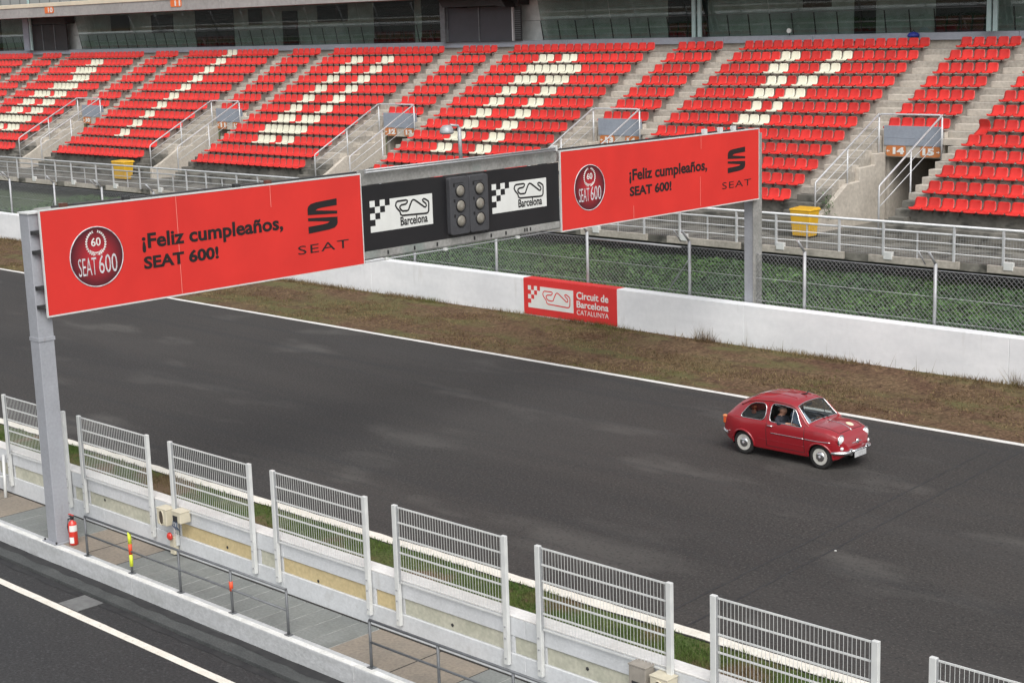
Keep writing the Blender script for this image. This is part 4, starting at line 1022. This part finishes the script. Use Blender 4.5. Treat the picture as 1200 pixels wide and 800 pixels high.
def padd(name, f): parts.setdefault(name, []).append(f)
for i in range(len(xs)-1):
    xm = (xs[i]+xs[i+1])/2
    for sgn in (1,-1):
        for j in range(K-1):
            kd = rings[i][1][j+1][0]; t = (rings[i][1][j][1]+rings[i][1][j+1][1])/2 if rings[i][1][j][0] == kd else rings[i][1][j+1][1]*.5
            ym, zm = rings[i][0][j]
            f = (vid[(i,sgn,j)], vid[(i+1,sgn,j)], vid[(i+1,sgn,j+1)], vid[(i,sgn,j+1)])
            if sgn < 0: f = f[::-1]
            nm = 'body'
            if kd in 's' or (kd == 'f' or j == 0):
                if any((xm-a)**2+(rings[i][0][j+1][1]-.27)**2 < .292**2 for a in (-1.0,1.0)) and rings[i][0][j+1][1] < .62 and j > 0: continue
                if j == 0: nm = 'floor_pan'
            wn = is_win(kd, xm, t)
            if wn: nm = (wn, sgn) if kd == 'g' else wn
            elif kd in 'sg' and -.37 < xm < .615 and j > 3 and (kd == 's' or (t < .97)): nm = ('door', sgn)
            elif kd == 'r' and .76 < xm < 1.34 and t > .18: nm = 'bonnet'
            elif kd == 'r' and -1.60 < xm < -1.26 and t > .3: nm = 'engine_lid'
            padd(nm, f)
# end caps
for i, xx in ((0,xs[0]), (len(xs)-1,xs[-1])):
    for j in range(K-1):
        a, b, c, d = vid[(i,1,j)], vid[(i,1,j+1)], vid[(i,-1,j+1)], vid[(i,-1,j)]; padd('body', (a,b,c,d) if i else (d,c,b,a))
made = {}
for nm, fl in parts.items():
    nm2 = nm[0] if isinstance(nm, tuple) else nm
    used = sorted(set(q for f in fl for q in f)); ix = {q: n for n, q in enumerate(used)}
    gl = 'wind' in nm2
    if nm == ('side_window',-1):                         # the near door window is wound down: only its quarter light stays
        fl = [f for f in fl if sum(VB[q][0] for q in f)/4 > .27]; used = sorted(set(q for f in fl for q in f)); ix = {q: n for n, q in enumerate(used)}
    m = MB().add([VB[q] for q in used], [tuple(ix[q] for q in f) for f in fl], 0, True).mesh(nm2, [CARGL if gl else (BLACKP if nm2 == 'floor_pan' else CARRED)])
    bm = bmesh.new(); bm.from_mesh(m); bmesh.ops.remove_doubles(bm, verts=bm.verts, dist=.0004); bmesh.ops.recalc_face_normals(bm, faces=bm.faces)
    c = sum((v.co for v in bm.verts), Vector())/len(bm.verts)
    f0 = max(bm.faces, key=lambda f: f.calc_area()); d0 = f0.calc_center_median()-Vector((c.x*.5,0,.55))
    if f0.normal.dot(d0) < 0: bmesh.ops.reverse_faces(bm, faces=bm.faces)
    if gl:
        for v in bm.verts: v.co -= v.normal*.006
    bm.to_mesh(m); bm.free()
    made[nm] = obj(nm2, m, None, None)
for nm, o_ in made.items():
    n2 = nm[0] if isinstance(nm, tuple) else nm
    o_.parent = made.get(('door', nm[1]), car) if n2 == 'side_window' else car
# chrome / rubber trims, seams
def trim(name, pts, r, m, closed=False, par=None): return obj(name, MB().tube(pts, r, 6, closed=closed), m, par or car)
def gpt(x, s, sg, off=.003): y, z = gh(x, s); return (x, sg*(y+off), z)
def outline(xa, xb, sa, sb, r, asp, front, rear):
    pts = []; 
    def U(s, e): return (xa+rear*(s-sa)) if e == 0 else (xb-front*(s-sa))
    for (e, top, a0) in ((1,0,-90),(1,1,0),(0,1,90),(0,0,180)):
        for k in range(6):
            a = R(a0+k*18); s_c = (sb-r/asp) if top else (sa+r/asp); s = s_c+math.sin(a)*r/asp
            cx = U(s, e)+(-r if e else r); pts.append((cx+math.cos(a)*r, s))
    return pts
for sg in (1,-1):
    dpar = made[('door',sg)]
    def dense(pts):
        out = []
        for a, b in zip(pts, pts[1:]+pts[:1]): out += [(a[0]+(b[0]-a[0])*k/4, a[1]+(b[1]-a[1])*k/4) for k in range(4)]
        return out
    trim('window_trim', [gpt(x,s,sg) for x, s in dense(outline(*DOORW))], .011, CHROME, True, dpar)
    trim('window_trim', [gpt(x,s,sg) for x, s in dense(outline(*REARW))], .011, CHROME, True)
    trim('quarter_divider', [gpt(.27+.0*s,s,sg,.0) for s in np.linspace(.10,.86,8)], .008, CHROME, False, dpar)
    for xx in (-.37,.615):
        trim('door_gap', [(xx, sg*(side_w(xx,z)+.0), z) for z in np.linspace(.30,ZB(xx)-.002,14)]+[gpt(xx,s,sg,-.001) for s in np.linspace(.02,.9 if xx < 0 else .3,8)], .0055, BLACKP)
    trim('sill_gap', [(x, sg*side_w(x,.30), .30) for x in np.linspace(-.36,.615,12)], .005, BLACKP)
    trim('side_strip', [(x, sg*(side_w(x,.61)+.004), .61) for x in np.linspace(-.25,.605,16)], .010, CHROME, False, dpar)
    trim('side_strip', [(x, sg*(side_w(x,.61)+.004), .61+.02*max(0,x-.9)) for x in np.linspace(.63,1.26,14)], .010, CHROME)
    trim('drip_rail', [(x, sg*(WE(x)+.012), ZE(x)+.004) for x in np.linspace(-1.13,.33,30)]+[(x, sg*(WE(x)+.014), ZE(x)+.002) for x in np.linspace(.37,.70,12)], .012, mat('drip_rail_red' if sg > 0 else 'drip_rail_red_b', (.40,.10,.10), .25, metal=.4))
    trim('door_handle', [(-.33,sg*(side_w(-.3,.765)+.0),.765),(-.32,sg*(side_w(-.3,.765)+.03),.767),(-.19,sg*(side_w(-.2,.765)+.03),.767)], .013, CHROME, False, dpar)
    trim('body_crease', [(x, sg*(side_w(x,.44)+.001), .44) for x in np.linspace(-.60,.62,16)], .004, CARRED)
    # wheel arches
    for cx in (-1.0,1.0):
        pts = [(cx+.298*math.cos(a), .27+.298*math.sin(a)) for a in np.linspace(R(-8),R(188),30)]
        m = MB().tube([(x, sg*(side_w(x,min(z,ZB(x)))+.004), z) for x, z in pts], .022, 8); obj('wheel_arch', m, CARRED, car)
        w_ = MB(); ip = [(cx+.294*math.cos(a), .27+.294*math.sin(a)) for a in np.linspace(R(-15),R(195),26)]
        vs = []; 
        for x, z in ip: vs += [(x, sg*.655, z), (x, sg*.40, z)]
        fcs = [(2*i,2*i+1,2*i+3,2*i+2) for i in range(len(ip)-1)]+[tuple(2*i+1 for i in range(len(ip)))]
        obj('wheel_well', w_.add(vs, fcs), BLACKP, car)
        yo = sg*.575
        ty = obj('wheel', MB().lathe([(.17,-.06),(.215,-.066),(.25,-.062),(.266,-.045),(.27,-.02),(.27,.02),(.266,.045),(.25,.062),(.215,.066),(.17,.06)], 36, 'y', (cx,yo,.266)), TYRE, car)
        s_ = sg
        obj('rim', MB().lathe([(.182,s_*.062),(.176,s_*.068),(.150,s_*.058),(.135,s_*.045),(.115,s_*.050),(.0,s_*.052)], 30, 'y', (cx,yo,.266)), RIMW, ty)
        obj('hub_cap', MB().lathe([(.112,s_*.051),(.108,s_*.064),(.085,s_*.076),(.045,s_*.084),(.0,s_*.087)], 26, 'y', (cx,yo,.266)), CHROME, ty)
    # lights
    yl, zl = sg*.475, .655; xl = 1.375
    pod = obj('headlight', MB().lathe([(.12,-.22),(.128,-.03),(.124,.03),(.105,.045)], 24, 'x', (xl,yl,zl)), CARRED, car)
    obj('headlight_ring', MB().tube([(xl+.045,yl+.112*math.cos(a),zl+.112*math.sin(a)) for a in np.linspace(0,2*math.pi,26,endpoint=False)], .016, 6, closed=True), CHROME, pod)
    obj('headlight_glass', MB().lathe([(.10,.045),(.085,.068),(.05,.082),(.0,.088)], 22, 'x', (xl,yl,zl)), LAMPG, pod)
    obj('indicator', MB().lathe([(.036,-.05),(.04,.0),(.028,.03),(.0,.04)], 16, 'x', (1.455,sg*.50,.49)), LAMPG, car)
    # bumpers
    cs = []
    for k, a in enumerate(np.linspace(0,1,10)): cs.append((1.545-.27*max(0,(a-.35)/.65)**1.8, sg*(.26+.38*a), .39))
    obj('bumper', MB().tube(cs, [.03+.018*math.sin(math.pi*min(1,max(0,a*1.0))) for a in np.linspace(.15,.95,10)], 8), CHROME, car)
    ov = obj('over_rider', MB().box(1.515,1.585,sg*.30-.035,sg*.30+.035,.32,.47), CHROME, car, bevel=.02)
    cs = [(-1.71+.28*max(0,(a-.35)/.65)**1.8, sg*(.20+.43*a), .43) for a in np.linspace(0,1,10)]
    obj('bumper', MB().tube(cs, .036, 8), CHROME, car)
    tl = obj('tail_light', MB().box(-1.625,-1.52,sg*.53-.04,sg*.53+.04,.60,.745), TAIL, car, bevel=.025)
    obj('tail_light_top', MB().box(-1.63,-1.52,sg*.53-.042,sg*.53+.042,.747,.79), mat('amber_lens' if sg > 0 else 'amber_lens_b', (.75,.28,.12), .2), tl, bevel=.01)
    # wipers and roof clips
    trim('wiper', [(.69,sg*.08+.1,.945),(.65,sg*.08+.02,.975),(.56,sg*.10-.16,1.075)], .008, BLACKP)
obj('bumper', MB().tube([(1.545,-.28,.39),(1.557,0,.39),(1.545,.28,.39)], .036, 8), CHROME, car)
obj('bumper', MB().tube([(-1.71,-.22,.43),(-1.72,0,.43),(-1.71,.22,.43)], .036, 8), CHROME, car)
pl = obj('number_plate', MB().box(1.592,1.602,-.22,.22,.26,.39), PLATE, car, bevel=.004); obj('plate_frame', MB().box(1.585,1.591,-.23,.23,.25,.40), BLACKP, pl)
trim('bonnet_strip', [(x, 0, T_(x)+.006) for x in np.linspace(.77,1.38,14)], .009, CHROME, False, made['bonnet'])
trim('bonnet_gap', [(1.345, y, roof(1.345,1-abs(y)/WE(1.345))[1]+.001) for y in np.linspace(-.42,.42,14)], .006, BLACKP)
for sg in (1,-1): trim('bonnet_gap', [(x, sg*WE(x)*.82, roof(x,.18)[1]+.001) for x in np.linspace(.76,1.345,16)], .005, BLACKP)
trim('nose_badge', [(1.525-.35*y*y*2.2, y, .575-.02*abs(y)/.2) for y in np.linspace(-.25,.25,13)], .012, CHROME)
obj('nose_emblem', MB().lathe([(.055,.0),(.055,.02),(.03,.035),(.0,.04)], 18, 'x', (1.51,0,.58)), CHROME, car)
pts = []
m = MB(); c0 = (1.20,.19); vs = []
for k in range(20):
    a = 2*math.pi*k/20; x, y = c0[0]+.085*math.cos(a), c0[1]+.085*math.sin(a); vs.append((x, y, roof(x,1-abs(y)/WE(x))[1]+.004))
x, y = c0; vs.append((x,y,roof(x,1-abs(y)/WE(x))[1]+.005)); m.add(vs, [(k,(k+1) % 20,20) for k in range(20)]); obj('sticker', m, STICK, made['bonnet'])
# windscreen rubber and frame
ws = [(.79,(1-q)*WE(.79),roof(.79,q)[1]) for q in np.linspace(.07,1,12)]+[(x,0,0) for x in []]
loop = [(.658, WE(.658)*(1-q), roof(.658,q)[1]+.004) for q in np.linspace(.09,1,10)]
loop2 = [(x, WE(x)*(.91), roof(x,.09)[1]+.004) for x in np.linspace(.335,.658,12)]
top = [(.333, WE(.333)*(1-q), roof(.333,q)[1]+.004) for q in np.linspace(1,.09,10)]
half = top+loop2[1:]+loop[1:]
full = half+[(x,-y,z) for x, y, z in reversed(half)][1:-1]
trim('windscreen_rubber', full, .010, CHROME, True)
for sg in (1,-1): trim('roof_rib', [(x, sg*.26, roof(x,1-.26/WE(x))[1]+.002) for x in np.linspace(-.75,.22,14)], .007, CARRED)
for x, y in ((.15,.10),(-1.36,.30)): 
    z = roof(x,1-abs(y)/WE(x))[1]; obj('roof_clip', MB().tube([(x-.10,y-.06,z+.01),(x,y,z+.025),(x+.04,y+.03,z+.09)], .016, 6), BLACKP, car)
z = roof(.62,.09)[1]
m = MB(); q0 = [(x, -(WE(x)*(1-q)), roof(x,q)[1]-.014) for x, q in ((.46,.12),(.64,.12),(.64,.30),(.46,.20))]
m.add(q0, [(0,1,2,3)]); obj('rally_paper', m, mat('paper_blue', (.55,.62,.72), .6, noise=9, col2=(.45,.52,.62)), made['windscreen'])
# cabin
obj('dashboard', MB().box(.44,.62,-.52,.52,.60,.845), UPH, car, bevel=.03)
obj('cabin_floor', MB().box(-1.0,.75,-.52,.52,.225,.24), BLACKP, car)
for sg in (1,-1):
    s_ = obj('front_seat', MB().box(-.30,.14,sg*.30-.21,sg*.30+.21,.24,.34), UPH, car, bevel=.04)
    m = MB(); m.prism([(-.38,.34),(-.24,.34),(-.34,.78),(-.44,.78)], lambda u,v,w_: (u,sg*.30-.20+w_,v), .40); obj('seat_back', m, UPH, s_, bevel=.03)
obj('rear_seat', MB().box(-.95,-.60,-.50,.50,.30,.50).box(-1.04,-.951,-.48,.48,.30,.80), UPH, car, bevel=.04)
sw = obj('steering_wheel', MB().tube([(.28+.06*math.sin(a),.30+.17*math.cos(a),.74+.16*math.sin(a)) for a in np.linspace(0,2*math.pi,28,endpoint=False)], .013, 6, closed=True), BLACKP, car)
obj('steering_column', MB().tube([(.28,.30,.74),(.50,.30,.64)], .02, 6).tube([(.28,.14,.74),(.28,.46,.74)], .011, 5), BLACKP, sw)
obj('mirror', MB().box(.28,.295,-.09,.09,1.17,1.23), DARKM, car, bevel=.008)
# people: one skinned surface each
def person(label, yc, jm, hands, elb):
    bm = bmesh.new(); sk = bm.verts.layers.skin.verify(); n = {}
    def v(k, p, r):
        q = bm.verts.new((p[0], p[1], p[2])); q[sk].radius = r if isinstance(r, tuple) else (r, r); n[k] = q; return q
    def e(a, b): bm.edges.new((n[a], n[b]))
    v('hip', (-.14,yc,.50), (.15,.12)); n['hip'][sk].use_root = True
    v('waist', (-.19,yc,.66), (.14,.11)); v('chest', (-.23,yc,.84), (.16,.12)); v('sh', (-.235,yc,.96), (.12,.085)); v('neck', (-.22,yc,1.04), .055)
    v('jaw', (-.185,yc,1.095), (.068,.072)); v('head', (-.19,yc,1.165), (.082,.092)); v('crown', (-.20,yc,1.235), (.06,.07))
    for a, b in (('hip','waist'),('waist','chest'),('chest','sh'),('sh','neck'),('neck','jaw'),('jaw','head'),('head','crown')): e(a,b)
    v('nose', (-.095,yc,1.135), .018); e('head','nose')
    for s in (1,-1):
        k = str(s); v('ear'+k, (-.20,yc+s*.088,1.15), .016); e('head','ear'+k)
        v('sd'+k, (-.235,yc+s*.17,.945), .066); ex = elb[0 if s > 0 else 1]; v('el'+k, ex, .048); hx = hands[0 if s > 0 else 1]
        v('wr'+k, hx, .032); d = Vector(hx)-Vector(ex); d.normalize(); up = Vector((0,0,1)); sd = d.cross(up).normalized()
        pm = Vector(hx)+d*.055; v('pm'+k, pm, (.034,.020)); e('sh','sd'+k); e('sd'+k,'el'+k); e('el'+k,'wr'+k); e('wr'+k,'pm'+k)
        for fi in range(4):
            b0 = pm+d*.035+sd*(fi-1.5)*.019; L = (.062,.072,.068,.052)[fi]
            v(f'f{k}{fi}a', b0+d*L*.4-up*.006, .0085); v(f'f{k}{fi}b', b0+d*L*.8-up*.03, .0075); e('pm'+k, f'f{k}{fi}a'); e(f'f{k}{fi}a', f'f{k}{fi}b')
        v('t'+k, pm-sd*.038*s+d*.005-up*.012, .010); v('t2'+k, pm-sd*.048*s+d*.04-up*.025, .008); e('wr'+k,'t'+k); e('t'+k,'t2'+k)
        v('th'+k, (-.08,yc+s*.09,.49), .085); v('kn'+k, (.28,yc+s*.11,.55), .055); v('an'+k, (.44,yc+s*.10,.38), .04); v('ft'+k, (.56,yc+s*.10,.375), .033)
        e('hip','th'+k); e('th'+k,'kn'+k); e('kn'+k,'an'+k); e('an'+k,'ft'+k)
    me = bpy.data.meshes.new('p'); bm.to_mesh(me); bm.free(); o = bpy.data.objects.new('p', me); COL.objects.link(o)
    o.modifiers.new('s', 'SKIN'); ss = o.modifiers.new('d', 'SUBSURF'); ss.levels = ss.render_levels = 2
    dg = bpy.context.evaluated_depsgraph_get(); m = bpy.data.meshes.new_from_object(o.evaluated_get(dg), depsgraph=dg); bpy.data.objects.remove(o)
    m.name = 'person'; m.materials.clear()
    for x in (SKIN, jm, TROU): m.materials.append(x)
    wr = [Vector(h) for h in hands]
    for p in m.polygons:
        c = p.center; mi = 1
        if c.z > 1.03: mi = 0
        elif min((c-q).length for q in wr) < .17 and all((c-q).dot(q-Vector((-.10,yc,.70))) > -.01 for q in wr if (c-q).length < .17): mi = 0
        elif c.z < .56 and c.x > -.30: mi = 2
        p.material_index = mi; p.use_smooth = True
    po = obj('person', m, None); po.location = CARP+Vector((.0,0,-.09)); tag(po, label, 'person', 'people in the car')
    hm = MB(); vs = []; fcs = []; nu, nv_ = 14, 6
    for a in range(nv_+1):
        th = R(78)*(1-a/nv_)
        for b in range(nu):
            ph = 2*math.pi*b/nu; rr = 1.0
            q = Vector((-.205+.104*math.sin(th)*math.cos(ph)*(.86 if math.cos(ph) > .3 else 1.05), yc+.096*math.sin(th)*math.sin(ph), 1.178+.088*math.cos(th)-(.055*math.sin(th) if math.cos(ph) < .2 else 0)))
            vs.append(q)
    fcs = [(a*nu+b, a*nu+(b+1) % nu, (a+1)*nu+(b+1) % nu, (a+1)*nu+b) for a in range(nv_) for b in range(nu)]
    obj('hair', hm.add(vs, fcs, 0, True), HAIR, po)
    fm = MB()
    for s in (1,-1): fm.lathe([(.0,-.004),(.010,0),(.0,.006)], 8, 'x', (-.108,yc+s*.032,1.165))
    obj('eye', fm, BLACKP, po); obj('mouth', MB().tube([(-.117,yc-.025,1.085),(-.110,yc,1.084),(-.117,yc+.025,1.085)], .005, 5), mat('lip_'+('a' if yc > 0 else 'b'), (.3,.1,.09), .5), po)
person('person in dark jacket sitting at the near side window of the car', -.30, JACK, [(.12,-.22,.60),(.20,-.52,.92)], [(-.10,-.07,.72),(-.06,-.655,.925)])
person('person in light blue shirt holding the steering wheel of the car', .30, SHIRT, [(.20,.44,.87),(.20,.16,.87)], [(-.12,.535,.72),(-.12,.065,.72)])
